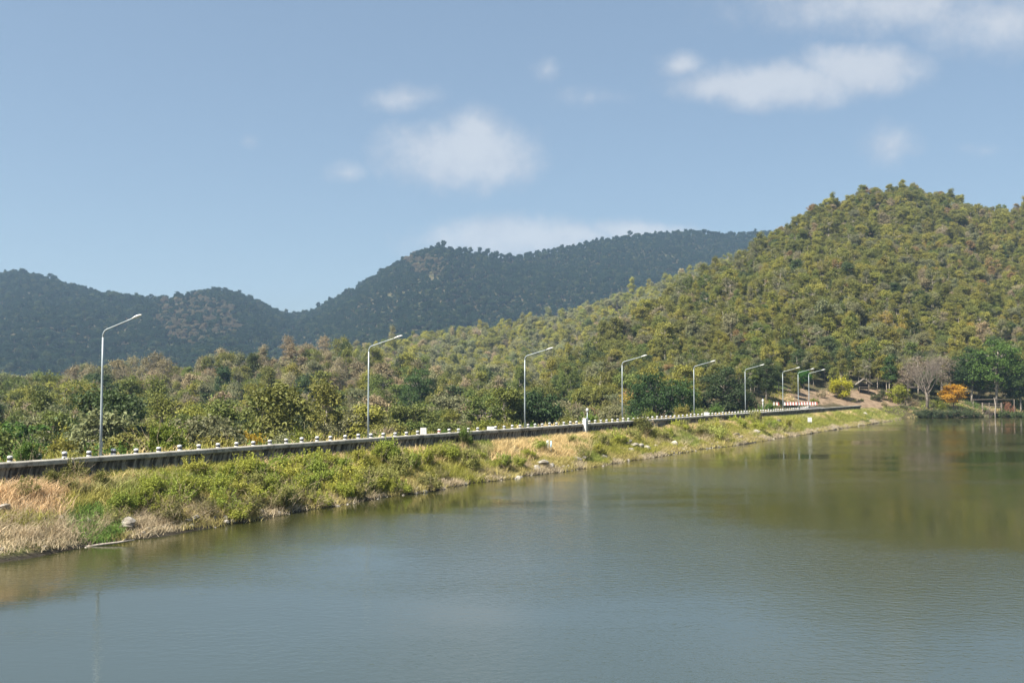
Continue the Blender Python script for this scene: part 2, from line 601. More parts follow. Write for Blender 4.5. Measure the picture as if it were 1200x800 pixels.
def terrain(x, y):
    s, q = to_sq(x, y)
    r = np.hypot(x, y)
    floor = np.where((q > 6) & (r < 320), -5.5, -6.0 + 1.5 * (fbm(x * .02, y * .02, 3) - .5))
    z = floor
    for L in (LA, LB, LC, LE):
        z = np.maximum(z, L.z(x, y))
    # the reservoir stays open water up to the far shore, and nothing covers the road
    keep = (q > -32) & (s < 262)
    z = np.where(keep, np.minimum(z, -5.5), z)
    nearend = (q > -10) & (q < 30) & (s >= 262) & (s < 325)
    lim = np.interp(q, [-10, .3, 2, 7.8, 12, 22, 30], [3.6, 3.6, 2.2, .1, -1.5, -4, -4]) + np.clip((s - 292) * .28, 0, 12)
    z = np.where(nearend, np.minimum(z, lim), z)
    return z


az = np.linspace(R(-52), R(52), 420)
rr = np.concatenate([np.linspace(85, 480, 150), 480 * (2900 / 480) ** np.linspace(0, 1, 130)[1:]])
AZ, RR = np.meshgrid(az, rr)
TX, TY = RR * np.sin(AZ), RR * np.cos(AZ)
TZ = terrain(TX, TY)
# running horizon, for leaving out what the place itself hides
ANG = (TZ - CAM[2]) / RR
HOR = np.maximum.accumulate(ANG, axis=0)
nr, na = TX.shape
idx = np.arange(nr * na).reshape(nr, na)
quads = np.stack([idx[:-1, :-1], idx[:-1, 1:], idx[1:, 1:], idx[1:, :-1]], -1).reshape(-1, 4)
PXg, PYg = project(TX, TY, TZ)
bare = np.zeros_like(TX)
bare = np.maximum(bare, np.clip(1.6 - np.hypot((PXg - 1018) / 40, (PYg - 467) / 10), 0, 1) * (RR < 345) * (RR > 270))
bare = np.maximum(bare, np.clip(1.6 - np.hypot((PXg - 940) / 40, (PYg - 466) / 9), 0, .55) * (RR < 330) * (RR > 230))
bare = np.maximum(bare, np.clip(1.5 - np.hypot((PXg - 724) / 9, (PYg - 371) / 7), 0, 1) * (RR > 500))
me = mesh_np('hills', np.stack([TX, TY, TZ], -1).reshape(-1, 3), [quads[:, ::-1]], [M['floor']], smooth=True, attrs={'bare_soil': ('FLOAT', bare.ravel())})
hills = tag(obj('hills', me), kind='structure')

# the valley ground as one sheet under everything
gx, gy = np.meshgrid(np.linspace(-3300, 3300, 45), np.linspace(-1400, 3350, 35))
gi = np.arange(gx.size).reshape(gx.shape)
gq = np.stack([gi[:-1, :-1], gi[:-1, 1:], gi[1:, 1:], gi[1:, :-1]], -1).reshape(-1, 4)
gz = np.full(gx.shape, -9.0)
tag(obj('ground', mesh_np('ground', np.stack([gx, gy, gz], -1).reshape(-1, 3), [gq], [M['floor']])), kind='structure')

# the dam body, a strip along the crest
ss = np.concatenate([np.arange(-420, 0, 6.0), np.arange(0, 150, .8), np.arange(150, S_END + 3, 1.4)])
qq = np.concatenate([[-30, -26, -20, -14, -10, -7.2, -6.5, -5.4, -2, .4, .6], np.arange(1.0, 9.2, .45), [10, 13, 16, 22]])
SS, QQ = np.meshgrid(ss, qq, indexing='ij')
BX, BY = sq(0, 0)
BX = SS * DV[0] + (QQ - Q0) * NV[0]
BY = SS * DV[1] + (QQ - Q0) * NV[1]
BZ = bank_z(SS, QQ)
bi = np.arange(BX.size).reshape(BX.shape)
bq = np.stack([bi[:-1, :-1], bi[:-1, 1:], bi[1:, 1:], bi[1:, :-1]], -1).reshape(-1, 4)
tag(obj('embankment', mesh_np('embankment', np.stack([BX, BY, BZ], -1).reshape(-1, 3), [bq[:, ::-1]], [M['soil']], smooth=True)), kind='structure')


def strip(name, q0, q1, z, s0, s1, mat, kind='structure'):
    s = np.linspace(s0, s1, 60)
    bend = np.clip(s - 236, 0, 200) ** 2 * .0042          # the road swings off to the hill side past the wall
    v = []
    for q in (q0, q1):
        x, y = s * DV[0] + (q - bend - Q0) * NV[0], s * DV[1] + (q - bend - Q0) * NV[1]
        v.append(np.stack([x, y, np.full_like(x, z)], 1))
    v = np.concatenate(v)
    n = len(s)
    q = [(i, i + 1, n + i + 1, n + i) for i in range(n - 1)]
    return tag(obj(name, mesh_np(name, v, [np.array(q)], [mat])), kind=kind)


strip('road', -5.3, -.42, ROAD_Z, -420, 292, M['asphalt'])
strip('road_edge_line', -5.0, -4.88, ROAD_Z + .005, -420, 286, M['road_paint'])
strip('road_edge_line', -.95, -.83, ROAD_Z + .005, -420, 286, M['road_paint'])

# water, bounded by the dam's core and the far shore's ground
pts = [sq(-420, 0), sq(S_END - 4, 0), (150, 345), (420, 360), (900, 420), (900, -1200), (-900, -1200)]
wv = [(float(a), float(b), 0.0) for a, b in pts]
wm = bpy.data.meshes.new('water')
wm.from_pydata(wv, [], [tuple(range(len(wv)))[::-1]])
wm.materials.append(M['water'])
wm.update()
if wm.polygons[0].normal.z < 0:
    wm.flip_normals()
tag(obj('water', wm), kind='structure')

# ------------------------------------------------------------------ the wave wall along the crest
ROT = math.atan2(DV[1], DV[0])
SEG = 6.0


def wall_meshes():
    face = [(.02, 3.72), (-.02, 3.55), (-.07, 3.40), (-.06, 3.22), (.04, 3.08), (.16, 3.02), (.42, 3.0), (.42, 2.55), (-.42, 2.55), (-.42, 3.89), (.10, 3.89), (.09, 3.80)]
    cop = [(.30, 3.89), (.33, 3.93), (.33, 4.15), (.29, 4.19), (-.40, 4.20), (-.44, 4.16), (-.44, 3.89)]
    out = []
    for prof, L, mat in ((face, SEG - .035, 'wall'), (cop, SEG - .02, 'coping')):
        n = len(prof)
        mb = MB()
        v = [(x, -q, z) for x in (0, L) for q, z in prof]
        qd = [(i, (i + 1) % n, n + (i + 1) % n, n + i) for i in range(n)]
        mb.add(v, qd)
        c0, c1 = mb.n, mb.n + 1
        cz = np.mean([z for q, z in prof])
        mb.add([(0, .2, cz), (L, .2, cz)])
        mb.t.append(np.array([(c0, (i + 1) % n, i) for i in range(n)] + [(c1, n + i, n + (i + 1) % n) for i in range(n)]))
        mb.mt += [0] * (2 * n)
        out.append(mb.mesh(mat + '_section', [M[mat]]))
    return out


wf, cp = wall_meshes()
S0 = -42
x0, y0 = sq(S0, 0)
wall = tag(empty('parapet_wall', (x0, y0, 0), ROT), 'long stained concrete parapet wall with overhanging coping running along the dam crest', 'wall')
k = 0
while S0 + k * SEG < S_END - 14:
    obj('wall_panel', wf, wall, (k * SEG, 0, 0))
    obj('coping', cp, wall, (k * SEG, 0, random.uniform(-.012, .012)), (0, 0, random.uniform(-.0015, .0015)))
    k += 1
# expansion joints backed by a dark fillet
mb = MB()
for i in range(k - 1):
    mb.box(((i + 1) * SEG - .0175, .2, 3.4), (.05, .3, 1.0))
o = obj('joint_filler', mb.mesh('joint_filler', [M['black_paint']]), wall)
o['kind'] = 'stuff'

# ------------------------------------------------------------------ guard posts
mb = MB()
mb.lathe([(.17, -.1), (.17, .20), (.165, .22)], 12)
mb.lathe([(.165, .37), (.175, .38), (.175, .46), (.15, .505), (.09, .53), (.02, .535)], 12)
post_me = mb.mesh('guard_post', [M['white_paint']], True)
mb = MB()
mb.lathe([(.16, .20), (.16, .39)], 12)
band_me = mb.mesh('dark_band', [M['black_paint']])
mb = MB()
mb.lathe([(.161, .20), (.161, .39)], 12)
band_red = mb.mesh('dark_band', [M['red_paint']])

LAMPS = [(120, 60.2), (432, 60.2), (615, 60.2), (729, 60.2), (813, 60.2), (873, 60.2), (917, 60.2), (935, 60.2), (947.5, 60.2)]
lamp_s = []
for px, perp in LAMPS:
    u = (px - 600) / FPX
    Z = perp / (.5 - .866 * u)
    lamp_s.append(Z * (u * .5 + .866))
ORDN = ['first', 'second', 'third', 'fourth', 'fifth', 'sixth', 'seventh', 'eighth', 'ninth', 'tenth', 'eleventh', 'twelfth', 'thirteenth', 'fourteenth', 'fifteenth', 'sixteenth', 'seventeenth', 'eighteenth', 'nineteenth', 'twentieth'] + [f'number {i}' for i in range(21, 60)]
ORD = ['nearest', 'second', 'third', 'fourth', 'fifth', 'sixth', 'seventh', 'eighth', 'ninth']


def lamp_bin(s):
    return int(np.searchsorted(lamp_s, s))


def between(b):
    if b == 0:
        return 'before the nearest lamp post'
    if b >= len(ORD):
        return 'past the ninth lamp post'
    return f'between the {ORD[b - 1]} and {ORD[b]} lamp posts'


signs = [(496.5, 'large white square marker stone by the road past the second lamp post'), (574, None), (827, None)]
first = None
count_b = {}
s = 20.0
skip_s = []
for px in (496.5, 574.5, 827):
    u = (px - 600) / FPX
    Z = 59.9 / (.5 - .866 * u)
    skip_s.append(Z * (u * .5 + .866))
while s < 262:
    bend = max(0, s - 236) ** 2 * .0042
    x, y = sq(s, -5.2 - bend + random.uniform(-.04, .04))
    b = lamp_bin(s)
    if min(abs(s - v) for v in skip_s) > .9:
        red = 0.0 <= s - 87.6 < 1.95
        if first is None:
            first = obj('guard_post', post_me)
            obj('dark_band', band_me, first)
            o = first
        else:
            o = copy_tree(first)
        if red:
            for ch in o.children:
                ch.data = band_red
        o.location = (x, y, 3.70 + random.uniform(-.03, .02))
        o.rotation_euler = (R(random.uniform(-3, 3)), R(random.uniform(-3, 3)), random.uniform(0, 6))
        o.scale = (1, 1, random.uniform(.92, 1.08))
        count_b[b] = count_b.get(b, 0) + 1
        lab = f'{ORDN[count_b[b] - 1]} white guard post with dark band {between(b)}'
        if red:
            lab = 'squat white guard post with red band beside the square white marker stone'
        tag(o, lab, 'guard post', 'white guard posts along the dam road')
    s += 1.95 + random.uniform(-.06, .06)


def lamp_parts():
    pole, arm, head, lens, base, door = MB(), MB(), MB(), MB(), MB(), MB()
    base.box((0, 0, .02), (.42, .42, .05))
    for sx in (-1, 1):
        for sy in (-1, 1):
            base.tube([(sx * .15, sy * .15, .03), (sx * .15, sy * .15, .10)], .018, 6)
    pole.tube([(0, 0, 0), (0, 0, 3), (0, 0, 6), (0, 0, 8.45)], [.095, .085, .072, .06], 10)
    door.box((.105, 0, .9), (.03, .11, .42))
    pts = []
    for a in np.linspace(0, 1, 7):
        th = a * R(76)
        pts.append((0, -.55 * (1 - math.cos(th)), 8.45 + .55 * math.sin(th)))
    e = np.array(pts[-1])
    dirn = np.array([0, -math.cos(R(14)), math.sin(R(14))])
    for l in (1.0, 2.0, 2.75):
        pts.append(tuple(e + dirn * l))
    arm.tube(pts, [.058] * 7 + [.05, .044, .04], 8)
    tip = e + dirn * 2.7
    # luminaire: a flattened, tapering body along the arm
    prof = [(0, .05, .05), (.12, .075, .07), (.3, .13, .10), (.55, .155, .115), (.8, .13, .09), (.95, .07, .05), (1.0, .02, .02)]
    rings = []
    for l, wd, ht in prof:
        c = tip + dirn * l
        ang = np.arange(12) * 2 * math.pi / 12
        up = np.array([0, math.sin(R(14)), math.cos(R(14))])
        zz = np.where(np.sin(ang) > 0, np.sin(ang) * ht, np.sin(ang) * ht * .45)
        rings.append(c + np.outer(np.cos(ang) * wd, (1, 0, 0)) + np.outer(zz, up))
    v = np.concatenate(rings)
    n = 12
    q = [(i * n + k, i * n + (k + 1) % n, (i + 1) * n + (k + 1) % n, (i + 1) * n + k) for i in range(len(prof) - 1) for k in range(n)]
    head.add(v, q)
    lc = tip + dirn * .55 - np.array([0, math.sin(R(14)), math.cos(R(14))]) * .045
    lens.lathe([(.02, -.07), (.08, -.06), (.12, -.02), (.125, .01)], 12, c=lc)
    return [('base_plate', base, 'galv', False), ('pole', pole, 'galv', True), ('service_door', door, 'galv', False), ('arm', arm, 'galv', True), ('lamp_head', head, 'lamp_white', True)], lens


lp, lens = lamp_parts()
lamp0 = empty('street_lamp', (0, 0, 0))
for nm, mb, mt, sm in lp:
    o = obj(nm, mb.mesh(nm, [M[mt]], sm), lamp0)
    if nm == 'lamp_head':
        obj('lens', lens.mesh('lens', [M['lens']], True), o)
lamp_lab = ['tall galvanised street lamp with curved arm, nearest and tallest of the row',
            'street lamp over the dam road, second of the row',
            'street lamp over the dam road, third of the row, in front of the green hill',
            'street lamp just beyond the white globe post, fourth of the row',
            'street lamp in front of dense dark green trees, fifth of the row',
            'street lamp beside the bare earth cutting, sixth of the row',
            'street lamp by the start of the striped barriers, seventh of the row',
            'street lamp in front of the striped barriers, eighth of the row',
            'farthest street lamp of the row, at the end of the striped barriers']
for i, (px, perp) in enumerate(LAMPS):
    o = lamp0 if i == 0 else copy_tree(lamp0)
    x, y = sq(lamp_s[i], Q0 - perp)
    o.location = (x, y, 3.69)
    o.rotation_euler = (0, 0, ROT + (R(-6) if i == 7 else R(4) if i == 8 else R(random.uniform(-2, 2))))
    tag(o, lamp_lab[i], 'street lamp', 'street lamps along the dam road')

# ------------------------------------------------------------------ white markers on the crest


def at_perp(px, perp):
    u = (px - 600) / FPX
    Z = perp / (.5 - .866 * u)
    return u * Z, Z


def marker(px, perp, z, wd, dp, ht, label, cap=True, name='marker_stone', cat='marker stone', face_rot=0.0):
    x, y = at_perp(px, perp)
    o = empty(name, (x, y, z), face_rot)
    mb = MB()
    mb.box((0, 0, ht / 2), (wd, dp, ht), bev=.02)
    obj('body', mb.mesh('body', [M['white_paint']]), o)
    mb = MB()
    mb.box((0, 0, .03), (wd + .14, dp + .14, .10))
    obj('plinth', mb.mesh('plinth', [M['coping']]), o)
    tag(o, label, cat)
    return o


mk = marker(496.5, 59.9, 3.70, .66, .3, .80, 'large white square marker stone by the road past the second lamp post')
mb = MB()
for i, (lx, lh) in enumerate(((-.10, .20), (.08, .20))):
    mb.box((lx, -.154, .50), (.035, .008, lh))
obj('painted_mark', mb.mesh('painted_mark', [M['road_paint']]), mk)
marker(575, 59.6, 3.70, .85, .4, .52, 'wide low white concrete block among the guard posts before the third lamp post', name='concrete_block', cat='concrete block')
marker(827, 59.9, 3.70, .80, .4, .72, 'white block standing among guard posts just past the fifth lamp post', name='concrete_block', cat='concrete block')

# globe post with its white plinth, in front of the wall
x, y = at_perp(688, 54.15)
g = empty('globe_post', (x, y, 2.9), ROT)
tag(g, 'thin post with a white globe on top beside a white pillar at the wall', 'globe post')
mb = MB(); mb.tube([(0, 0, -.2), (0, 0, 1.5), (0, 0, 2.85)], [.07, .06, .05], 8); obj('pole', mb.mesh('pole', [M['galv']], True), g)
mb = MB(); mb.lathe([(.05, 2.82), (.12, 2.86), (.175, 2.97), (.18, 3.06), (.15, 3.17), (.08, 3.24), (.01, 3.26)], 14); obj('globe', mb.mesh('globe', [M['lamp_white']], True), g)
mb = MB(); mb.tube([(-.22, 0, 2.0), (.22, 0, 2.0)], .03, 6); mb.box((.2, 0, 1.93), (.10, .1, .16)); mb.box((-.2, 0, 2.06), (.08, .1, .14)); obj('bracket', mb.mesh('bracket', [M['galv']]), g)
x, y = at_perp(685.2, 54.25)
pl = empty('white_pillar', (x, y, 2.75), ROT)
tag(pl, 'stout white pillar breaking the parapet wall beside the globe post', 'pillar')
mb = MB(); mb.box((0, 0, 1.05), (.37, .45, 2.1), bev=.015); obj('shaft', mb.mesh('shaft', [M['white_paint']]), pl)
mb = MB(); mb.box((0, 0, 2.12), (.41, .50, .06), bev=.02); obj('cap', mb.mesh('cap', [M['white_paint']]), pl)

# staff gauges on the bank
s, q, z = on_bank(643, 531)
x, y = sq(s, q)
g = empty('staff_gauge', (x, y, z + .38), R(-32))
tag(g, 'white and pale blue water level gauge boards standing on the grassy bank', 'water gauge')
mb = MB(); mb.box((-.12, -.03, .62), (.34, .05, .80), tilt=[[1, 0, .10], [0, 1, 0], [-.10, 0, 1]]); obj('white_board', mb.mesh('white_board', [M['white_paint']]), g)
mb = MB(); mb.box((.26, .05, .66), (.20, .05, .64), tilt=[[1, 0, .05], [0, 1, 0], [-.05, 0, 1]]); obj('blue_board', mb.mesh('blue_board', [M['pale_blue']]), g)
for dx in (-.12, .26):
    mb = MB(); mb.tube([(dx, .06, -.3), (dx, .06, .9)], .03, 6); obj('stake', mb.mesh('stake', [M['galv']]), g)
s, q, z = on_bank(949, 497)
x, y = sq(s, q)
g = empty('bank_sign', (x, y, z), R(-12))
tag(g, 'small blank white square board on the bank near the far lamp posts', 'sign')
mb = MB(); mb.box((0, -.04, .95), (.82, .05, .92)); obj('board', mb.mesh('board', [M['white_paint']]), g)
for dx in (-.28, .28):
    mb = MB(); mb.tube([(dx, .02, -.4), (dx, .02, 1.2)], .035, 6); obj('stake', mb.mesh('stake', [M['galv']]), g)

# striped barriers at the bend of the road
gb = None
bars = [(909.5, 266), (922, 268), (928.6, 270), (935.2, 272), (941.8, 273), (948.2, 274), (954.5, 274)]
for i, (px, Z) in enumerate(bars):
    d = ray(px, 470)
    x = d[0] / d[1] * Z
    if gb is None:
        gb = empty('road_barrier', (0, 0, 0))
        for j in range(4):
            mb = MB()
            prof = [(-.28, 0), (-.28, .12), (-.12, .35), (-.09, .85), (.09, .85), (.12, .35), (.28, .12), (.28, 0)]
            xa, xb = -.76 + j * .38, -.76 + (j + 1) * .38 - .004
            n = len(prof)
            mb.add([(xx, a, b) for xx in (xa, xb) for a, b in prof], [(k, (k + 1) % n, n + (k + 1) % n, n + k) for k in range(n)])
            mb.q.append(np.array([(0, 1, 2, 7), (2, 3, 4, 5), (2, 5, 6, 7), (8, 15, 10, 9), (10, 13, 12, 11), (10, 15, 14, 13)]))
            mb.mq += [0] * 6
            obj('stripe', mb.mesh('stripe', [M['white_paint' if j in (0, 2) else 'red_paint']]), gb)
        o = gb
    else:
        o = copy_tree(gb)
    o.location = (x, Z, 4.35)
    o.rotation_euler = (0, 0, R(random.uniform(-6, 6)))
    tag(o, ['first', 'second', 'third', 'fourth', 'fifth', 'sixth', 'seventh'][i] + ' red and white striped road barrier from the fifth lamp side, by the road bend', 'road barrier', 'striped barriers at the road bend')

# white post on the verge
d = ray(894, 470)
x, y = d[0] / d[1] * 232, 232
g = empty('verge_post', (x, y, 4.0))
tag(g, 'slim white post with a broader head on the green verge past the sixth lamp', 'marker post')
mb = MB(); mb.lathe([(.14, -.3), (.14, 1.9), (.12, 1.95)], 10); obj('shaft', mb.mesh('shaft', [M['white_paint']], True), g)
mb = MB(); mb.lathe([(.2, 1.7), (.22, 1.8), (.22, 2.15), (.14, 2.3), (.03, 2.36)], 10); obj('head', mb.mesh('head', [M['white_paint']], True), g)

# ------------------------------------------------------------------ vegetation shapes


def unit(v):
    return v / (np.linalg.norm(v, axis=-1, keepdims=True) + 1e-9)


def leaf_quads(c, nrm, size, rng, asp=.6):
    n = len(c)
    r = rng.normal(size=(n, 3))
    t1 = unit(np.cross(nrm, r))
    t2 = np.cross(nrm, t1)
    sz = (size * rng.uniform(.6, 1.35, n))[:, None]
    fold = nrm * sz * .25
    v = np.stack([c - t1 * sz - fold * .6, c + t2 * sz * asp + fold * .4, c + t1 * sz - fold * .6, c - t2 * sz * asp + fold * .4], 1).reshape(-1, 3)
    q = np.arange(4 * n).reshape(n, 4)
    return v, q


def branches(mb, p, d, length, rad, depth, rng, n=4, spread=.6, up=.15, kids=3, seg=3, ends=None):
    pts, rads = [np.array(p)], [rad]
    d = np.array(d, float)
    for i in range(seg):
        d = d + rng.normal(size=3) * .16 + np.array([0, 0, up * .3])
        d /= np.linalg.norm(d)
        pts.append(pts[-1] + d * length / seg)
        rads.append(rad * (1 - .55 * (i + 1) / seg))
    mb.tube(pts, rads, n, cap=False)
    if depth == 0:
        if ends is not None:
            ends.append(pts[-1])
            ends.append(pts[-2])
        return
    for k in range(kids):
        i = rng.integers(1, seg + 1) if k else seg
        nd = unit(d + rng.normal(size=3) * spread + np.array([0, 0, up]))
        branches(mb, pts[i], nd, length * rng.uniform(.55, .8), rads[i] * .75, depth - 1, rng, max(3, n - 1), spread, up, kids, seg, ends)


def tree_shape(seed, H, rad, rz, cz, lobes, lr, leaves, size, trunk_r, mat_trunk, low=-.35, twigs=0, flat=.75, fork=.45, open_=0.0):
    """trunk mesh and crown mesh of one kind of tree, base at the origin"""
    rng = np.random.default_rng(seed)
    mb = MB()
    lean = rng.normal(size=2) * .05 * H * .3
    top = np.array([lean[0], lean[1], H * (fork + .30)])
    mb.tube([(0, 0, -.6), (lean[0] * .2, lean[1] * .2, H * .15), (lean[0] * .5, lean[1] * .5, H * fork), tuple(top)], [trunk_r * 1.25, trunk_r, trunk_r * .75, trunk_r * .35], 7)
    cs = []
    tries = 0
    while len(cs) < lobes and tries < 4000:
        tries += 1
        p = rng.normal(size=3)
        p = p / np.linalg.norm(p) * rng.uniform(.25, 1) ** .5
        if p[2] < low - .35:
            continue
        c = np.array([p[0] * (rad - lr * .6), p[1] * (rad - lr * .6), cz + p[2] * (rz - lr * .5)])
        if all(np.linalg.norm((c - b) * (1, 1, 1.2)) > lr * .72 for b in cs):
            cs.append(c)
    L, Nn = [], []
    rads = lr * np.clip(rng.lognormal(-.08, .34, len(cs)), .45, 1.7)
    per = leaves / np.sum(rads ** 2)
    for c, r in zip(cs, rads):
        a = np.array([lean[0], lean[1], 0]) * .6 + np.array([0, 0, np.clip(c[2] - r * rng.uniform(.6, 1.6), H * fork * .7, H * (fork + .3))])
        mid = (a + c) / 2 + rng.normal(size=3) * .2 - np.array([0, 0, .15])
        mb.tube([a, mid, c + (0, 0, r * .3)], [trunk_r * .4, trunk_r * .25, trunk_r * .08], 4, cap=False)
        k = max(8, int(per * r ** 2))
        d = unit(rng.normal(size=(k * 2, 3)))
        d = d[d[:, 2] > low - .25 + rng.uniform(-.5, .4, len(d))][:k]
        k = len(d)
        rr_ = r * np.abs(rng.normal(.86, .26, k))
        wob = 1 + .4 * np.sin(d[:, 0] * 5 + seed + c[0]) * np.sin(d[:, 1] * 6 + c[0]) + .25 * np.sin(d[:, 2] * 9 + c[1] * 3)
        pos = c + d * (rr_ * wob)[:, None] * (rng.uniform(.85, 1.25), rng.uniform(.85, 1.25), flat * rng.uniform(.7, 1.3))
        L.append(pos)
        Nn.append(unit(d * .65 + rng.normal(size=(k, 3)) * .55 + (0, 0, .35)))
        for _ in range(twigs):
            dd = unit(rng.normal(size=3) + (0, 0, .5))
            branches(mb, c - dd * r * .2, dd, r * 1.5, .03 * H / 9, 1, rng, 3, .6, .1, 2, 2)
    L, Nn = np.concatenate(L), np.concatenate(Nn)
    v, q = leaf_quads(L, Nn, np.full(len(L), size), rng)
    var = np.repeat(rng.random(len(L)), 4)
    crown = mesh_np('crown', v, [q], [M['leaf']], attrs={'leaf_var': ('FLOAT', var)})
    trunk = mb.mesh('trunk', [M[mat_trunk]], True)
    return trunk, crown


KINDS = {}
KLIST = []


def kind(name, form, **kw):
    KINDS[name] = dict(form=form, H=kw['H'], meshes=tree_shape(**kw))
    KLIST.append(name)


kind('broad_a', 'broad', seed=1, H=9.0, rad=3.5, rz=2.9, cz=6.0, lobes=40, lr=.82, leaves=6400, size=.17, trunk_r=.17, mat_trunk='bark')
kind('broad_b', 'rounded', seed=2, H=8.5, rad=3.2, rz=3.2, cz=5.3, lobes=40, lr=.82, leaves=6400, size=.165, trunk_r=.16, mat_trunk='bark', low=-.6)
kind('broad_c', 'uneven', seed=3, H=10.0, rad=3.7, rz=3.5, cz=6.5, lobes=30, lr=.88, leaves=5000, size=.18, trunk_r=.18, mat_trunk='bark')
kind('tall_a', 'slender', seed=4, H=11.5, rad=2.3, rz=4.3, cz=7.2, lobes=36, lr=.74, leaves=5200, size=.165, trunk_r=.15, mat_trunk='pale_bark')
kind('tall_b', 'slender', seed=5, H=11.0, rad=2.6, rz=4.0, cz=7.0, lobes=28, lr=.78, leaves=4000, size=.18, trunk_r=.14, mat_trunk='pale_bark')
kind('thin_a', 'thin-leaved', seed=6, H=10.5, rad=2.2, rz=4.2, cz=6.6, lobes=32, lr=.72, leaves=2600, size=.14, trunk_r=.12, mat_trunk='pale_bark', twigs=2)
kind('thin_b', 'thin-leaved', seed=7, H=9.5, rad=2.4, rz=3.8, cz=6.0, lobes=28, lr=.72, leaves=2000, size=.14, trunk_r=.12, mat_trunk='pale_bark', twigs=3)
kind('cone', 'pointed', seed=8, H=12.0, rad=2.4, rz=5.3, cz=6.8, lobes=44, lr=.78, leaves=6400, size=.17, trunk_r=.17, mat_trunk='bark', low=-.8)
kind('low_a', 'low bushy', seed=9, H=4.2, rad=2.6, rz=1.9, cz=2.2, lobes=30, lr=.66, leaves=5200, size=.125, trunk_r=.09, mat_trunk='bark', low=-.7, fork=.2)
kind('low_b', 'low bushy', seed=10, H=3.6, rad=2.2, rz=1.7, cz=1.9, lobes=24, lr=.62, leaves=4200, size=.12, trunk_r=.08, mat_trunk='bark', low=-.7, fork=.2)
kind('open_a', 'open-crowned', seed=12, H=10.0, rad=3.4, rz=3.5, cz=6.4, lobes=20, lr=.76, leaves=2600, size=.17, trunk_r=.15, mat_trunk='pale_bark', twigs=1)
kind('grand', 'grand', seed=13, H=20.0, rad=7.4, rz=8.2, cz=12.0, lobes=90, lr=1.25, leaves=15000, size=.23, trunk_r=.34, mat_trunk='pale_bark', low=-.6, fork=.4)

PAL = {  # dry-season leaf colours; deep blue-green has the mountains' cloud shadow mixed in
    'olive green': (.165, .168, .040), 'mid green': (.125, .152, .036), 'dark green': (.068, .092, .030), 'yellow-green': (.235, .222, .044),
    'grey-green': (.180, .180, .085), 'tan': (.270, .225, .125), 'brown': (.200, .165, .092), 'orange-brown': (.250, .170, .070),
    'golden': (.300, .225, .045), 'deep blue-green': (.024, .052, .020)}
NAMES = list(PAL)


def pick(weights, n, rng):
    ks = list(weights)
    p = np.array([weights[k] for k in ks], float)
    return np.array(ks)[rng.choice(len(ks), n, p=p / p.sum())]


def jitter_tint(names, rng, amt=.14):
    base = np.array([PAL[k] for k in names])
    base = base * rng.uniform(1 - amt, 1 + amt, (len(names), 1)) * rng.uniform(.95, 1.05, (len(names), 3))
    return base


def scatter(x0, x1, y0, y1, sp, rng):
    gx, gy = np.meshgrid(np.arange(x0, x1, sp), np.arange(y0, y1, sp))
    x = gx.ravel() + rng.uniform(-.95, .95, gx.size) * sp
    y = gy.ravel() + rng.uniform(-.95, .95, gx.size) * sp
    return x, y


def grid_idx(a, r):
    ia = np.clip(((a - az[0]) / (az[1] - az[0])).round().astype(int), 0, na - 1)
    ir = np.clip(np.searchsorted(rr, r) - 1, 0, nr - 1)
    return ia, ir


def in_sight(x, y, ztop, slack):
    a, r = np.arctan2(x, y), np.hypot(x, y)
    ia, ir = grid_idx(a, r * .985)
    return (ztop + slack - CAM[2]) / r > HOR[np.maximum(ir - 1, 0), ia]


TREES = []   # every tree of the view: x, y, z, kind, colour name, tint, scale, zone


def forest_zone(zone, bounds, sp, weights_fn, kinds_w, sc, keep, slack=3.0, amin=-34, amax=34, seed=0, tone=1.0):
    rng = np.random.default_rng(100 + seed)
    x, y = scatter(*bounds, sp, rng)
    a = np.arctan2(x, y)
    m = (a > R(amin)) & (a < R(amax)) & (y > 10)
    x, y = x[m], y[m]
    z = terrain(x, y)
    m = keep(x, y, z)
    x, y, z = x[m], y[m], z[m]
    m = in_sight(x, y, z + 9 * sc, slack)
    x, y, z = x[m], y[m], z[m]
    cl = weights_fn(x, y, z, rng)
    kd = kinds_w(x, y, z, cl, rng)
    tint = jitter_tint(cl, rng) * tone
    s = sc * np.clip(rng.normal(.90, .29, len(x)), .40, 1.6) * (.8 + .4 * fbm(x * .03 + 5, y * .03, 2))
    return dict(zone=zone, x=x, y=y, z=z, kind=kd, col=cl, tint=tint, s=s)


def near_clear(x, y, z):
    px, py = project(x, y, z)
    r = np.hypot(x, y)
    s, q = to_sq(x, y)
    c = (px > 948) & (px < 1076) & (r < 327 + 14 * (np.abs(px - 1012) < 24)) & (py > 453)
    c |= (px > 860) & (px < 975) & (r < 300) & (py > 464)
    c |= (q > -24) & (s < 262) | (q > -13) & (s < 300)
    c |= (np.hypot((px - 724) / 9, (py - 371) / 6) < 1) & (r > 500)
    c |= (z < .35) & (q > -10)
    return ~c


def which(L):
    def f(x, y, z):
        zl = L.z(x, y)
        return (zl > z - .8) & near_clear(x, y, z)
    return f


ALLK = KLIST


def colours_A(x, y, z, rng):
    n = fbm(x * .018, y * .018, 3)
    n2 = fbm(x * .05 + 30, y * .05, 2)
    base = pick({'olive green': 50, 'mid green': 7, 'dark green': 4, 'yellow-green': 30, 'grey-green': 16, 'brown': 2, 'tan': 3, 'orange-brown': 1, 'golden': .8}, len(x), rng)
    px, py = project(x, y, z)
    warm = (px > 1030) & (n2 > .58) & (rng.random(len(x)) < .45)
    base[warm] = pick({'orange-brown': 2, 'yellow-green': 6, 'tan': 2, 'golden': 1, 'olive green': 4}, len(x), rng)[warm]
    low = (py > 425) & (rng.random(len(x)) < .45)
    base[low] = pick({'mid green': 4, 'dark green': 4, 'olive green': 4}, len(x), rng)[low]
    return base


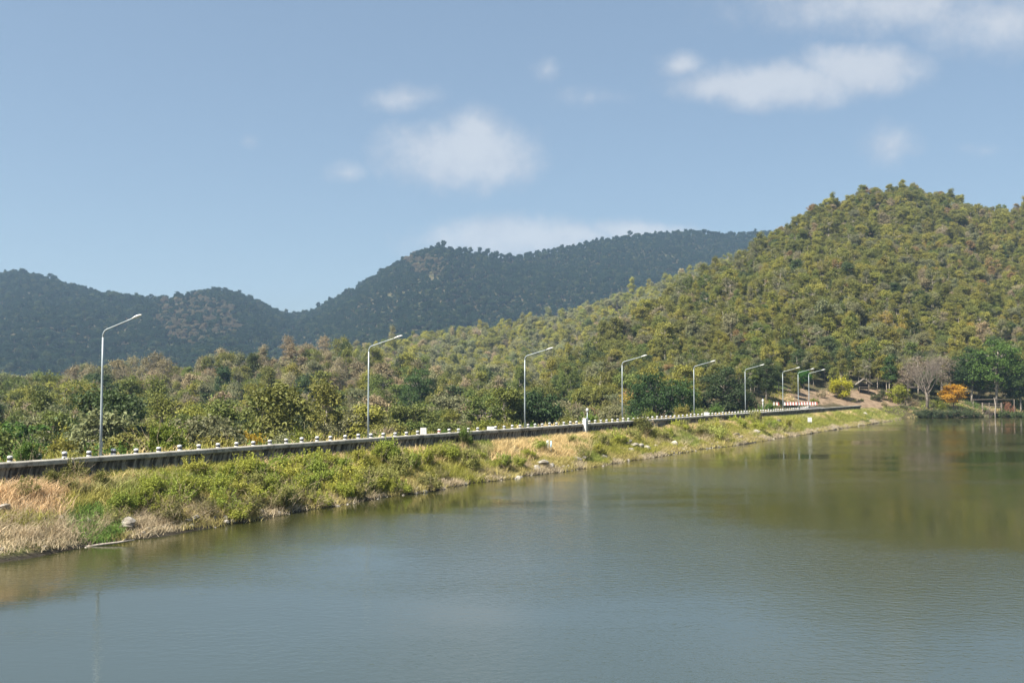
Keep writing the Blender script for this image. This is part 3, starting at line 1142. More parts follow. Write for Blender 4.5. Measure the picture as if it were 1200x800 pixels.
def colours_B(x, y, z, rng):
    return pick({'olive green': 30, 'yellow-green': 34, 'grey-green': 40, 'mid green': 3, 'brown': 2, 'tan': 6}, len(x), rng)


def colours_C(x, y, z, rng):
    px, py = project(x, y, z)
    brown = ((fbm(x * .02 + 3, y * .02, 2) + np.clip((462 - py) / 90, -.4, .3) + np.clip((270 - px) / 900, -.2, .15)) > .38)
    brown |= (px < 268) & (py < 486) & (rng.random(len(x)) < .80)
    a = pick({'tan': 56, 'brown': 28, 'olive green': 6, 'grey-green': 14, 'orange-brown': 1, 'mid green': 2}, len(x), rng)
    b = pick({'olive green': 25, 'grey-green': 25, 'mid green': 18, 'yellow-green': 14, 'dark green': 14, 'tan': 8, 'brown': 5}, len(x), rng)
    return np.where(brown, a, b)


def colours_D(x, y, z, rng):
    return pick({'olive green': 22, 'mid green': 30, 'yellow-green': 12, 'dark green': 16, 'grey-green': 20, 'brown': 5, 'tan': 5, 'golden': 2}, len(x), rng)


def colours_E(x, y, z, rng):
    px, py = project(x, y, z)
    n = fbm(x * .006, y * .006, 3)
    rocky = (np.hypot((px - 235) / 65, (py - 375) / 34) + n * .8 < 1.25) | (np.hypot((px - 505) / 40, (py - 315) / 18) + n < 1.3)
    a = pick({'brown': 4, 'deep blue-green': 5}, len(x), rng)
    b = pick({'deep blue-green': 74, 'dark green': 18}, len(x), rng)  # foliage darkened to stand for cloud shadow over the mountains
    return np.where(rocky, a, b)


MIXC = {'tall_a': 5, 'tall_b': 6, 'thin_a': 3, 'broad_b': 2, 'broad_c': 3, 'open_a': 4, 'low_a': 1}


def kinds_by(colw):
    def f(x, y, z, cl, rng):
        k = pick(colw, len(x), rng)
        thin = np.isin(cl, ['tan', 'brown'])
        t = pick({'thin_a': 6, 'thin_b': 4, 'tall_b': 4, 'open_a': 1}, len(x), rng)
        dk = np.isin(cl, ['dark green']) & (rng.random(len(x)) < .6)
        k = np.where(thin & (rng.random(len(x)) < .8), t, k)
        k = np.where(dk, pick({'broad_a': 3, 'broad_b': 3, 'cone': 1}, len(x), rng), k)
        return k
    return f


MIX = {'broad_a': 2, 'broad_b': 2, 'broad_c': 6, 'tall_a': 5, 'tall_b': 7, 'open_a': 8, 'low_a': 1, 'thin_b': 3}
MIXD = {'broad_a': 6, 'broad_b': 7, 'broad_c': 4, 'tall_a': 2, 'tall_b': 2, 'low_a': 4, 'low_b': 3, 'open_a': 1}
ZA = forest_zone('right_hill', (-60, 620, 205, 760), 3.8, colours_A, kinds_by(MIX), .74, which(LA), seed=1, tone=1.1)
ZB = forest_zone('middle_ridge', (-330, 420, 420, 1040), 5.0, colours_B, kinds_by(MIX), .9, which(LB), seed=2, tone=1.48)  # tone pales the leaf colours for the ridge's haze and sunlit slope
ZC = forest_zone('brown_knoll', (-330, 60, 190, 440), 4.6, colours_C, kinds_by(MIXC), .92, which(LC), seed=3, tone=1.18)
ZD = forest_zone('valley', (-220, 130, 75, 330), 4.9, colours_D, kinds_by(MIXD), .90, lambda x, y, z: (z < -3.2) & near_clear(x, y, z) & (to_sq(x, y)[1] < -24), seed=4, slack=6, tone=1.12)
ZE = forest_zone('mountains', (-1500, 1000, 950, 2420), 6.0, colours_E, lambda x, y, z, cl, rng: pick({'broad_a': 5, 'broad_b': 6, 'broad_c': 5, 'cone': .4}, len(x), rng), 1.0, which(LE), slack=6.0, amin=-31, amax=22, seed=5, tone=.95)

# ------------------------------------------------------------------ trees as things of their own
FIRST = {}


def put_tree(name, knd, x, y, z, s, tint, label, cat, group=None, rz=None, sq_=(1, 1, 1)):
    tr, cr = KINDS[knd]['meshes']
    o = empty(name, (x, y, z), random.uniform(0, 6.28) if rz is None else rz, (s * sq_[0], s * sq_[1], s * sq_[2]))
    a = obj('trunk', tr, o)
    b = obj('crown', cr, o)
    b['tint'] = [float(v) for v in tint]
    FIRST.setdefault(knd, (a, b))
    return tag(o, label, cat, group)


def spot(px, Z, zoff=0.0):
    d = ray(px, 450)
    x = d[0] / d[1] * Z
    return x, Z, float(terrain(np.array([x]), np.array([Z]))[0]) + zoff


# the ones that stand out in the photograph
SPECIAL = [  # name, kind, px, depth, top row, colour, label, category, squash
    ('orange_tree', 'broad_b', 1117, 309, 448, (.52, .29, .03), 'bright orange leaved tree on the far shore beside the dark waterside shrubs', 'tree', (1.25, 1.1, 1)),
    ('broadleaf_tree', 'grand', 1166, 318, 394, (.090, .150, .028), 'largest lush green tree over the far shore behind the wooden landing', 'tree', (1.15, 1.1, 1)),
    ('broadleaf_tree', 'grand', 1138, 322, 404, (.050, .085, .022), 'dark green tree between the orange tree and the largest lush tree', 'tree', (1, 1, 1)),
    ('broadleaf_tree', 'grand', 1196, 316, 418, (.060, .095, .026), 'dark leaning tree at the far shore edge past the largest lush tree', 'tree', (1, 1, 1)),
    ('yellow_shrub', 'low_a', 986, 303, 440, (.36, .34, .022), 'vivid yellow-green rounded shrub on bare earth beside the thatched hut', 'shrub', (1, 1, 1.25)),
    ('yellow_shrub', 'low_b', 1050, 310, 448, (.24, .25, .030), 'yellow-green small shrub on the slope on the far side of the thatched hut', 'shrub', (1.1, 1, 1.1)),
    ('broadleaf_tree', 'tall_a', 1042, 318, 414, (.060, .105, .024), 'upright deep green tree just behind the thatched hut clearing', 'tree', (.9, .9, 1)),
    ('broadleaf_tree', 'broad_b', 942, 306, 432, (.055, .150, .022), 'bright emerald green tree behind the striped barriers', 'tree', (1, 1, 1)),
    ('broadleaf_tree', 'grand', 768, 218, 432, (.045, .085, .024), 'dense dark green tree between the fourth and fifth lamp posts near the dam', 'tree', (1.1, 1, 1)),
    ('broadleaf_tree', 'grand', 792, 222, 440, (.062, .110, .026), 'green rounded tree touching the fifth lamp post near the dam', 'tree', (1, 1, 1)),
    ('broadleaf_tree', 'grand', 852, 262, 425, (.050, .075, .024), 'shady dark tree over the bare earth cutting between fifth and sixth lamps', 'tree', (1, 1, 1)),
    ('broadleaf_tree', 'grand', 898, 276, 418, (.055, .080, .026), 'shady dark tree over the bare earth cutting past the sixth lamp', 'tree', (1, 1, 1)),
    ('pointed_tree', 'cone', 262, 330, 422, (.055, .095, .034), 'lone dark pointed tree standing among the brown trees of the knoll', 'tree', (.8, .8, 1)),
    ('pointed_tree', 'cone', 296, 372, 408, (.10, .12, .034), 'olive pointed tree on the knoll beside the lone dark pointed tree', 'tree', (.8, .8, 1)),
    ('golden_tree', 'broad_b', 80, 108, 507, (.225, .210, .040), 'golden flowering bushy tree behind the dam short of the nearest lamp post', 'tree', (.75, .75, 1)),
    ('golden_tree', 'broad_b', 292, 126, 499, (.36, .25, .020), 'golden topped bush behind guard posts midway between nearest and second lamp posts', 'shrub', (.85, .7, 1)),
    ('golden_tree', 'broad_a', 158, 135, 496, (.26, .22, .045), 'pale yellow bush beyond the dam just past the nearest lamp post', 'shrub', (1, 1, 1)),
    ('broadleaf_tree', 'tall_b', 590, 190, 446, (.135, .150, .028), 'yellow-green slender tree beside the third lamp post', 'tree', (1, 1, 1)),
    ('broadleaf_tree', 'broad_a', 630, 196, 452, (.045, .078, .024), 'dark green tree right behind the third lamp post', 'tree', (1, 1, 1)),
    ('broadleaf_tree', 'grand', 488, 290, 428, (.075, .125, .034), 'fresh green round tree past the second lamp post on the slope', 'tree', (1, 1, 1.2)),
    ('broadleaf_tree', 'broad_a', 20, 112, 486, (.085, .150, .030), 'large leafy green tree behind the dam at its near end', 'tree', (1.3, 1.1, 1)),
    ('dark_tree', 'broad_b', 360, 320, 435, (.048, .068, .030), 'dark round tree in the middle of the brown knoll', 'tree', (1.3, 1, 1)),
    ('red_shrub', 'low_b', 1183, 310, 469, (.26, .13, .075), 'small russet shrub beside the wooden landing', 'shrub', (.45, .45, 1)),
    ('dry_tree', 'thin_b', 1064, 317, 418, (.24, .19, .13), 'brown twiggy tree on the dam side of the bare grey tree', 'tree', (1, 1, 1)),
    ('dry_tree', 'thin_a', 1104, 322, 412, (.22, .18, .12), 'grey-brown twiggy tree rising behind the bare grey tree', 'tree', (1.2, 1, 1)),
    ('dry_tree', 'thin_b', 1076, 324, 406, (.25, .20, .13), 'tan twiggy tree standing behind the bare grey tree crown', 'tree', (1.2, 1, 1)),
]
special_xy = []
for (name, knd, px, Z, ytop, tint, label, cat, sqs) in SPECIAL:
    x, y, z = spot(px, Z)
    d = ray(px, ytop)
    ztop = CAM[2] + d[2] / d[1] * Z
    topk = {'low_a': 4.2, 'low_b': 3.7, 'cone': 12.2, 'tall_a': 11.6, 'tall_b': 11, 'broad_a': 9.2, 'broad_b': 8.6, 'broad_c': 10, 'grand': 20.6, 'thin_a': 11, 'thin_b': 10}[knd]
    s = max(.3, (ztop - z) / (topk * sqs[2]))
    wide = {'grand': 7.0}.get(knd, 3.0)
    put_tree(name, knd, x, y, z - .1, s, tint, label, cat, sq_=sqs)
    special_xy.append((x, y, max(1.5, s * wide * .75)))


def off_special(Zn):
    m = np.ones(len(Zn['x']), bool)
    for (x, y, r) in special_xy:
        dx, dy = Zn['x'] - x, Zn['y'] - y
        # nothing on the spot itself, nor close in front of it
        m &= ~(np.hypot(dx, dy) < r)
        m &= ~((np.abs(dx - dy * x / y) < r * .9) & (dy < 0) & (dy > -26))
    for k in ('x', 'y', 'z', 'kind', 'col', 'tint', 's'):
        Zn[k] = Zn[k][m]


for Zn in (ZA, ZC, ZD):
    off_special(Zn)

# the bare grey tree by the shore
x, y, z = spot(1086, 308)
bt = empty('bare_tree', (x, y, z), 1.0)
mb = MB()
rng = np.random.default_rng(21)
mb.tube([(0, 0, -.5), (.1, 0, 1.4), (.05, .1, 3.0)], [.30, .24, .2], 8)
obj('trunk', mb.mesh('trunk', [M['dead_wood']], True), bt)
mb = MB()
for k in range(9):
    a = k * 2.4
    d = unit(np.array([math.cos(a) * 1.1, math.sin(a) * 1.1, rng.uniform(.8, 2.2)]))
    branches(mb, (.05, .1, rng.uniform(1.8, 3.0)), d, rng.uniform(2.6, 3.8), .11, 4, rng, 4, .5, .3, 4, 3)
br = obj('branches', mb.mesh('branches', [M['dead_wood']], True), bt)
bt.scale = (1.8, 1.8, 1.75)
tag(bt, 'large leafless grey tree with spreading branches on the earth slope near the shore', 'tree')
special_xy.append((x, y, 7.5))
off_special(ZA)

# the three hundred trees that show largest
sel = []
for Zn in (ZA, ZC, ZD):
    hh = np.array([KINDS[k]['H'] for k in Zn['kind']]) * Zn['s']
    px, py = project(Zn['x'], Zn['y'], Zn['z'] + hh * .6)
    size = hh / Zn['y']
    size = np.where((px > -15) & (px < 1215), size, 0)
    Zn['px'], Zn['py'], Zn['size'] = px, py, size
    Zn['solo'] = np.zeros(len(px), bool)
    sel += [(v, Zn['zone'], i) for i, v in enumerate(size)]
sel.sort(key=lambda t: -t[0])
BYZ = {'right_hill': ZA, 'brown_knoll': ZC, 'valley': ZD}
N_SOLO = 290
chosen = sel[:N_SOLO]
lampx = [l[0] for l in LAMPS]
cells = {}
for v, zn, i in chosen:
    Zn = BYZ[zn]
    Zn['solo'][i] = True
    px = Zn['px'][i]
    k, c, s = Zn['kind'][i], Zn['col'][i], Zn['s'][i]
    form = KINDS[k]['form']
    b = int(np.searchsorted(lampx, px))
    if px > 1075:
        place = 'on the far shore slope near the landing'
    elif px > 962:
        place = 'on the slope above the hut'
    elif b == 0:
        place = 'before the nearest lamp'
    elif b >= 7:
        place = 'behind the striped barriers'
    else:
        f = (px - lampx[b - 1]) / (lampx[b] - lampx[b - 1])
        if f < .33:
            place = f'just past the {ORD[b - 1]} lamp'
        elif f < .67:
            place = f'midway from {ORD[b - 1]} to {ORD[b]} lamp'
        else:
            place = f'just short of the {ORD[b]} lamp'
    up = {'valley': 'in the valley', 'brown_knoll': 'on the knoll', 'right_hill': 'at the hill foot'}[zn]
    if zn == 'right_hill' and px > 962:
        up = ''
    cells.setdefault((c, form, up, place), []).append((zn, i))
for (c, form, up, place), members in cells.items():
    members.sort(key=lambda t: BYZ[t[0]]['px'][t[1]])
    heights = [KINDS[BYZ[a_]['kind'][i_]]['H'] * BYZ[a_]['s'][i_] for a_, i_ in members]
    for j, (zn, i) in enumerate(members):
        Zn = BYZ[zn]
        size_word = '' if len(members) == 1 else (('taller ' if heights[j] == max(heights) else 'smaller ') if len(members) == 2 else ORDN[j] + ' ')
        lab = ' '.join(f'{size_word}{c} {form} tree {up} {place}'.split())
        nm = {'low bushy': 'bushy_tree', 'thin-leaved': 'dry_tree', 'slender': 'slender_tree', 'pointed': 'pointed_tree', 'open-crowned': 'open_tree'}.get(form, 'broadleaf_tree')
        put_tree(nm, Zn['kind'][i], Zn['x'][i], Zn['y'][i], Zn['z'][i] - .1, Zn['s'][i], Zn['tint'][i], lab, 'tree', 'woodland trees near the dam')
for knd in KLIST:
    if knd not in FIRST:
        x, y, z = spot(1190, 330)
        put_tree('broadleaf_tree', knd, x + len(FIRST), y + 6, z, .8, PAL['olive green'], f'{KINDS[knd]["form"]} tree high on the far shore slope behind the leaning tree', 'tree', 'woodland trees near the dam')

# the rest of the woods: one mass for each hill, instanced on points
crowns = bpy.data.collections.new('tree_crowns')
trunks = bpy.data.collections.new('tree_trunks')
for a, b in FIRST.values():
    trunks.objects.link(a)
    crowns.objects.link(b)
order = {k: n for n, k in enumerate(sorted(FIRST, key=lambda k: FIRST[k][1].name))}
assert [FIRST[k][0].name.replace('trunk', '') for k in sorted(FIRST, key=lambda k: FIRST[k][0].name)] is not None
order_t = {k: n for n, k in enumerate(sorted(FIRST, key=lambda k: FIRST[k][0].name))}

ng = bpy.data.node_groups.new('forest_scatter', 'GeometryNodeTree')
ng.interface.new_socket('Geometry', in_out='INPUT', socket_type='NodeSocketGeometry')
ng.interface.new_socket('Geometry', in_out='OUTPUT', socket_type='NodeSocketGeometry')
G = ng.nodes
gi_, go = G.new('NodeGroupInput'), G.new('NodeGroupOutput')
join = G.new('GeometryNodeJoinGeometry')


def named(nm, typ):
    nd = G.new('GeometryNodeInputNamedAttribute')
    nd.data_type = typ
    nd.inputs['Name'].default_value = nm
    return nd.outputs['Attribute']


for col_, att in ((trunks, 'kind_trunk'), (crowns, 'kind_crown')):
    ci = G.new('GeometryNodeCollectionInfo')
    ci.inputs['Collection'].default_value = col_
    ci.inputs['Separate Children'].default_value = True
    ci.inputs['Reset Children'].default_value = True
    ip = G.new('GeometryNodeInstanceOnPoints')
    ip.inputs['Pick Instance'].default_value = True
    rot = G.new('ShaderNodeCombineXYZ')
    ng.links.new(named('spin', 'FLOAT'), rot.inputs[2])
    ng.links.new(gi_.outputs[0], ip.inputs['Points'])
    ng.links.new(ci.outputs[0], ip.inputs['Instance'])
    ng.links.new(named(att, 'INT'), ip.inputs['Instance Index'])
    ng.links.new(rot.outputs[0], ip.inputs['Rotation'])
    ng.links.new(named('size', 'FLOAT_VECTOR'), ip.inputs['Scale'])
    ng.links.new(ip.outputs[0], join.inputs[0])
ng.links.new(join.outputs[0], go.inputs[0])


def forest(name, Zn, keep=None):
    rng = np.random.default_rng(len(name))
    m = keep if keep is not None else np.ones(len(Zn['x']), bool)
    v = np.stack([Zn['x'], Zn['y'], Zn['z'] - .2], 1)[m]
    n = len(v)
    s3 = Zn['s'][m][:, None] * rng.uniform(.80, 1.22, (n, 3)) * (1, 1, 1.1)
    me = mesh_np(name, v, [], attrs={
        'tint': ('FLOAT_COLOR', Zn['tint'][m]), 'size': ('FLOAT_VECTOR', s3), 'spin': ('FLOAT', rng.uniform(0, 6.28, n)),
        'kind_crown': ('INT', [order[k] for k in Zn['kind'][m]]), 'kind_trunk': ('INT', [order_t[k] for k in Zn['kind'][m]])})
    o = obj(name, me)
    md = o.modifiers.new('scatter', 'NODES')
    md.node_group = ng
    return tag(o, kind='stuff')


forest('hillside_forest', ZA, ~ZA['solo'])
forest('ridge_forest', ZB)
forest('knoll_woods', ZC, ~ZC['solo'])
forest('valley_woods', ZD, ~ZD['solo'])
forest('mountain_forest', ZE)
print('trees', {z['zone']: len(z['x']) for z in (ZA, ZB, ZC, ZD, ZE)}, 'solo', len(chosen))

# ------------------------------------------------------------------ the bank's grass, brush and stones


def grass_mesh(name, x, y, z, tint, hgt, rng, blades=9, wid=.019, spread=.26):
    n = len(x)
    c = np.repeat(np.stack([x, y, z], 1), blades, 0)
    tn = np.repeat(tint, blades, 0) * rng.uniform(.8, 1.2, (n * blades, 1))
    h = np.repeat(hgt, blades) * rng.uniform(.55, 1.2, n * blades)
    c = c + np.concatenate([rng.normal(size=(n * blades, 2)) * spread, np.full((n * blades, 1), -.05)], 1)
    a = rng.uniform(0, 2 * math.pi, n * blades)
    side = np.stack([np.cos(a), np.sin(a), np.zeros_like(a)], 1)
    lean = np.concatenate([rng.normal(size=(n * blades, 2)) * .5, np.ones((n * blades, 1))], 1) * h[:, None]
    w_ = wid * rng.uniform(.7, 1.5, n * blades)[:, None]
    mid = c + lean * .55
    tip = c + lean * (1, 1, .96) + np.concatenate([lean[:, :2] * .35, np.zeros((len(h), 1))], 1)
    v = np.stack([c - side * w_, c + side * w_, mid + side * w_ * .8, tip, mid - side * w_ * .8], 1).reshape(-1, 3)
    i = np.arange(n * blades)[:, None] * 5
    q, t3 = i + np.array([[0, 1, 2, 4]]), i + np.array([[4, 2, 3]])
    return mesh_np(name, v, [q, t3], [M['grass']], attrs={'tint': ('FLOAT_COLOR', np.repeat(tn, 5, 0)), 'leaf_var': ('FLOAT', np.repeat(rng.random(n * blades), 5))})


STRAW, PINK, OLIVE, LUSH, DEAD, LIME = (np.array(v) for v in ((.62, .485, .245), (.62, .455, .265), (.36, .33, .09), (.17, .25, .065), (.50, .415, .275), (.42, .41, .085)))
rng = np.random.default_rng(5)
# candidates over the bank, thinner with distance
s_ = np.concatenate([rng.uniform(28, 120, 17000), rng.uniform(110, 200, 11500), rng.uniform(190, 306, 9500)])
q_ = rng.uniform(.55, 8.0, len(s_))
x_, y_ = s_ * DV[0] + (q_ - Q0) * NV[0], s_ * DV[1] + (q_ - Q0) * NV[1]
z_ = bank_z(s_, q_)
px_, py_ = project(x_, y_, z_)
n1, n2, n3 = fbm(s_ * .11, q_ * .22, 3), fbm(s_ * .3 + 50, q_ * .4, 3), fbm(s_ * .05 + 9, q_ * .08, 2)
qa = q_ + (n1 - .5) * 5
tn = np.where((qa < 2.7)[:, None], STRAW, np.where((qa < 6.0)[:, None], OLIVE, DEAD))
tn = np.where(((n2 > .50) & (qa < 6.2))[:, None], LIME * .75, tn)
tn = np.where(((n3 > .56) & (qa > 1.0) & (qa < 6.2))[:, None], tn * .5 + LUSH * .5, tn)
wat = (qa >= 5.2) & (px_ > 120) & (n2 < .50 + .08 * (px_ > 230) * (px_ < 490))
tn = np.where(wat[:, None], OLIVE * .6 + STRAW * .35, tn)
pinkz = (px_ < 75) & (q_ > 1.2) | (px_ > 0) & (px_ < 45)
tn = np.where((pinkz & (n2 < .60))[:, None], np.where((q_ > 5)[:, None], DEAD * 1.1, PINK), tn)
lush = np.hypot((px_ - 112) / 36, (py_ - 612) / 19) + (n2 - .5) < 1
tn = np.where(lush[:, None], LUSH * (1, 1.05, .9), tn)
straw2 = (px_ > 575) & (px_ < 690) & (qa < 4.6)
tn = np.where((straw2 & (n2 < .6))[:, None], STRAW * 1.05, tn)
green_end = (px_ > 880) & (n2 > .40)
tn = np.where((green_end & (q_ < 6.5))[:, None], LIME * .62 + LUSH * .2, tn)
hg = np.where(qa < 3.1, .66, np.where(qa < 6, .5, .36)) * rng.uniform(.6, 1.3, len(s_)) * np.where(q_ < 1.2, .75, 1)
ok = (z_ > .04) & (n2 + rng.random(len(s_)) * .25 > .40) | lush
o = obj('bank_grass', grass_mesh('bank_grass', x_[ok], y_[ok], z_[ok], tn[ok] * rng.uniform(.85, 1.15, (ok.sum(), 1)), hg[ok], rng))
tag(o, kind='stuff')

# grass on the verge beyond the road, round the dam's end and on the far shore
s_ = rng.uniform(25, 330, 9000)
q_ = rng.uniform(-17, -6.4, 9000)
bend = np.clip(s_ - 236, 0, 200) ** 2 * .0042
q_ = q_ - bend
x_, y_ = s_ * DV[0] + (q_ - Q0) * NV[0], s_ * DV[1] + (q_ - Q0) * NV[1]
z_ = np.maximum(bank_z(s_, np.minimum(q_, 0)), terrain(x_, y_))
nn = fbm(s_ * .09 + 70, q_ * .2, 3)
tn = np.where((nn > .52)[:, None], LIME * .62, np.where((nn > .44)[:, None], STRAW, LUSH * .8))
v1 = (x_, y_, z_, tn, np.where(nn > .5, .55, .45) * rng.uniform(.7, 1.3, 9000))
x2, y2 = rng.uniform(60, 190, 30000), rng.uniform(245, 330, 30000)
z2 = terrain(x2, y2)
s2, q2 = to_sq(x2, y2)
z2 = np.where((s2 < S_END + 2) & (q2 > -5), np.maximum(z2, bank_z(s2, np.clip(q2, -5, 22))), z2)
p2, py2 = project(x2, y2, z2)
nn = fbm(x2 * .08, y2 * .08, 3)
ok = (z2 > .05) & (z2 < 4.3 + (p2 > 1080) * 1.5) & (q2 > .5) & (p2 < 1215) & (nn > .36) & ~((p2 > 950) & (p2 < 1070) & (z2 > 3.3))
x2, y2, z2, nn = x2[ok], y2[ok], z2[ok], nn[ok]
t2 = np.where((nn > .5)[:, None], OLIVE * (.85, 1, .9), np.where((nn > .44)[:, None], STRAW * .8, LUSH * .75))
v2 = (x2, y2, z2, t2, rng.uniform(.35, .8, len(x2)))
cat = [np.concatenate([a, b]) for a, b in zip(v1, v2)]
o = obj('verge_grass', grass_mesh('verge_grass', *cat, rng, blades=7, wid=.04, spread=.3))
tag(o, kind='stuff')

# shrub kinds of the bank
SHR = {}


def shrub_shape(seed, rad, hh, lobes, lr, leaves, size, stem, dead=False, twig_n=14):
    rng = np.random.default_rng(seed)
    mb = MB()
    for k in range(twig_n):
        a = rng.uniform(0, 6.28)
        d = unit(np.array([math.cos(a), math.sin(a), rng.uniform(.35, 1.4) if dead else rng.uniform(.6, 2)]))
        branches(mb, (rng.normal() * rad * .25, rng.normal() * rad * .25, -.1), d, hh * rng.uniform(.6, .95), .018 if dead else .022, 3 if dead else 1, rng, 3, .55, .08, 3 if dead else 2, 2)
    stems = mb.mesh('stems', [M[stem]])
    if not leaves:
        return stems, None
    P, N_ = [], []
    for k in range(lobes):
        a, rr_ = rng.uniform(0, 6.28), rad * math.sqrt(rng.random()) * .8
        top = hh * (1 - .55 * (rr_ / rad) ** 2)
        c = np.array([math.cos(a) * rr_, math.sin(a) * rr_, max(lr * .5, top * rng.uniform(.35, .95) - lr * .3)])
        n = leaves // lobes
        d = unit(rng.normal(size=(n, 3)) + (0, 0, .25))
        r = lr * rng.uniform(.7, 1.3) * (1 - .6 * rng.random(n) ** 1.5)
        P.append(c + d * r[:, None] * (1, 1, .85))
        N_.append(unit(d * .6 + rng.normal(size=(n, 3)) * .6 + (0, 0, .3)))
    # a few upright shoots break the outline
    for k in range(18):
        a, rr_ = rng.uniform(0, 6.28), rad * math.sqrt(rng.random()) * .85
        b = np.array([math.cos(a) * rr_, math.sin(a) * rr_, hh * .55])
        tt = rng.uniform(0, 1, 22)[:, None]
        up_ = np.array([rng.normal() * .18, rng.normal() * .18, hh * rng.uniform(.35, .7)])
        P.append(b + up_ * tt + rng.normal(size=(22, 3)) * .05)
        N_.append(unit(rng.normal(size=(22, 3)) + (0, 0, .3)))
    P, N_ = np.concatenate(P), np.concatenate(N_)
    P[:, 2] = np.maximum(P[:, 2], .02)
    v, q = leaf_quads(P, N_, np.full(len(P), size), rng, .5)
    return stems, mesh_np('foliage', v, [q], [M['leaf']], attrs={'leaf_var': ('FLOAT', np.repeat(rng.random(len(P)), 4))})


SHR['leafy_a'] = shrub_shape(31, 1.25, 1.35, 16, .42, 3000, .075, 'twig')
SHR['leafy_b'] = shrub_shape(32, 1.0, 1.7, 14, .40, 2600, .08, 'twig')
SHR['leafy_c'] = shrub_shape(33, 1.5, 1.1, 18, .42, 2600, .075, 'twig')
SHR['loose'] = shrub_shape(34, 1.1, 1.3, 12, .38, 1000, .07, 'twig', twig_n=20)
SHR['dead_a'] = shrub_shape(35, 1.0, 1.15, 0, 0, 0, 0, 'twig', True, 16)
SHR['dead_b'] = shrub_shape(36, .9, .85, 0, 0, 0, 0, 'twig', True, 14)


def seg_name(px):
    b = int(np.searchsorted(lampx, px))
    if b == 0:
        return 'below the wall short of the nearest lamp'
    if b >= 9:
        return 'on the bank past the last lamp'
    f = (px - lampx[b - 1]) / (lampx[b] - lampx[b - 1])
    if b >= 5:
        return f'between {ORD[b - 1]} and {ORD[b]} lamps'
    return f'{"just past the " + ORD[b - 1] if f < .34 else "midway between " + ORD[b - 1] + " and " + ORD[b] if f < .67 else "just short of the " + ORD[b]} lamp{"s" if .34 <= f < .67 else ""}'


SH_ROWS = []


def bush(px, py, k, tint, s, word):
    s_, q_, z_ = on_bank(px, py)
    x, y = sq(s_, q_)
    SH_ROWS.append([px, py, k, tint, s, word, float(x), float(y), float(z_), float(q_)])


GREEN = [(.28, .31, .05), (.32, .335, .055), (.24, .29, .05), (.36, .35, .065), (.26, .26, .075)]
prng = random.Random(4)


def belt(px0, px1, f0, f1, n, kinds, tints, s0, s1, word):
    """n shrubs between two pixel columns, at fractions f0..f1 of the way down the bank"""
    for i in range(n):
        px = px0 + (px1 - px0) * (i + prng.uniform(.1, .9)) / n
        top = 553 - .0735 * px
        bot = 652 - .1535 * px
        py = top + (bot - top) * prng.uniform(f0, f1)
        c = prng.choice(tints)
        v = prng.uniform(.85, 1.15)
        if min(abs(px - 645), abs(px - 949)) < 13:        # the gauge boards and the bank sign stand clear
            continue
        bush(px, py, prng.choice(kinds), tuple(a * v for a in c), prng.uniform(s0, s1), word)


LEAFY = ['leafy_a', 'leafy_b', 'leafy_c']
belt(225, 470, .25, .55, 20, LEAFY, GREEN[:4], .8, 1.15, 'bright green')
belt(250, 470, .60, .86, 18, LEAFY + ['loose'], GREEN, .75, 1.05, 'green')
belt(470, 560, .30, .75, 8, LEAFY, GREEN, .7, 1.1, 'yellow-green')
belt(130, 225, .35, .80, 9, LEAFY + ['loose'], GREEN, .6, .95, 'green')
belt(20, 125, .15, .45, 5, ['leafy_b', 'loose'], [(.14, .15, .04), (.17, .17, .045)], .5, .85, 'olive')
belt(560, 720, .30, .80, 12, LEAFY + ['loose'], GREEN, .6, .95, 'yellow-green')
belt(700, 830, .10, .60, 12, LEAFY + ['loose'], GREEN + [(.16, .14, .05)], .8, 1.25, 'olive green')
belt(830, 960, .15, .70, 16, LEAFY + ['loose'], GREEN, .8, 1.3, 'fresh green')
belt(0, 70, .62, .95, 8, ['dead_a', 'dead_b'], [(.2, .2, .2)], .9, 1.3, 'dead grey')
belt(70, 240, .80, .98, 8, ['dead_a', 'dead_b'], [(.2, .2, .2)], .7, 1.1, 'dead grey')
belt(250, 480, .72, .95, 16, LEAFY, GREEN, .6, .9, 'olive green')
belt(190, 470, .84, .98, 12, ['dead_a', 'dead_b', 'loose'], [(.17, .16, .06)], .75, 1.15, 'dry grey')
belt(470, 640, .74, .97, 10, ['dead_a', 'dead_b', 'loose', 'leafy_c'], [(.22, .21, .07)], .6, .9, 'dry grey')
belt(765, 880, .62, .90, 9, ['dead_a', 'dead_b'], [(.2, .2, .2)], .9, 1.5, 'dead grey')
belt(880, 960, .70, .92, 6, ['dead_a', 'dead_b'], [(.2, .2, .2)], .8, 1.3, 'dead grey')
bush(32, 548, 'leafy_b', (.115, .185, .035), .85, 'slim lush green')
bush(545, 522, 'leafy_b', (.125, .18, .035), .85, 'darker lush green')
bush(432, 513, 'leafy_b', (.105, .185, .035), .75, 'slim lush green')
bush(838, 512, 'leafy_c', (.36, .38, .10), 1.5, 'pale lime trailing')
bush(752, 508, 'leafy_b', (.14, .145, .045), 1.5, 'tall olive')
bush(521, 514, 'leafy_b', (.12, .20, .035), .5, 'fresh green')
cells = {}
for row in SH_ROWS:
    word = row[5]
    if row[2].startswith('dead'):
        word = 'dead grey'
    elif word == 'dry grey':
        word = 'half-dry sparse'
    up = 'at the waterline' if row[9] > 6.3 else 'on the upper bank' if row[9] < 3.0 else 'midway down the bank'
    cells.setdefault((word, up, seg_name(row[0])), []).append(row)
SHRUB0 = {}
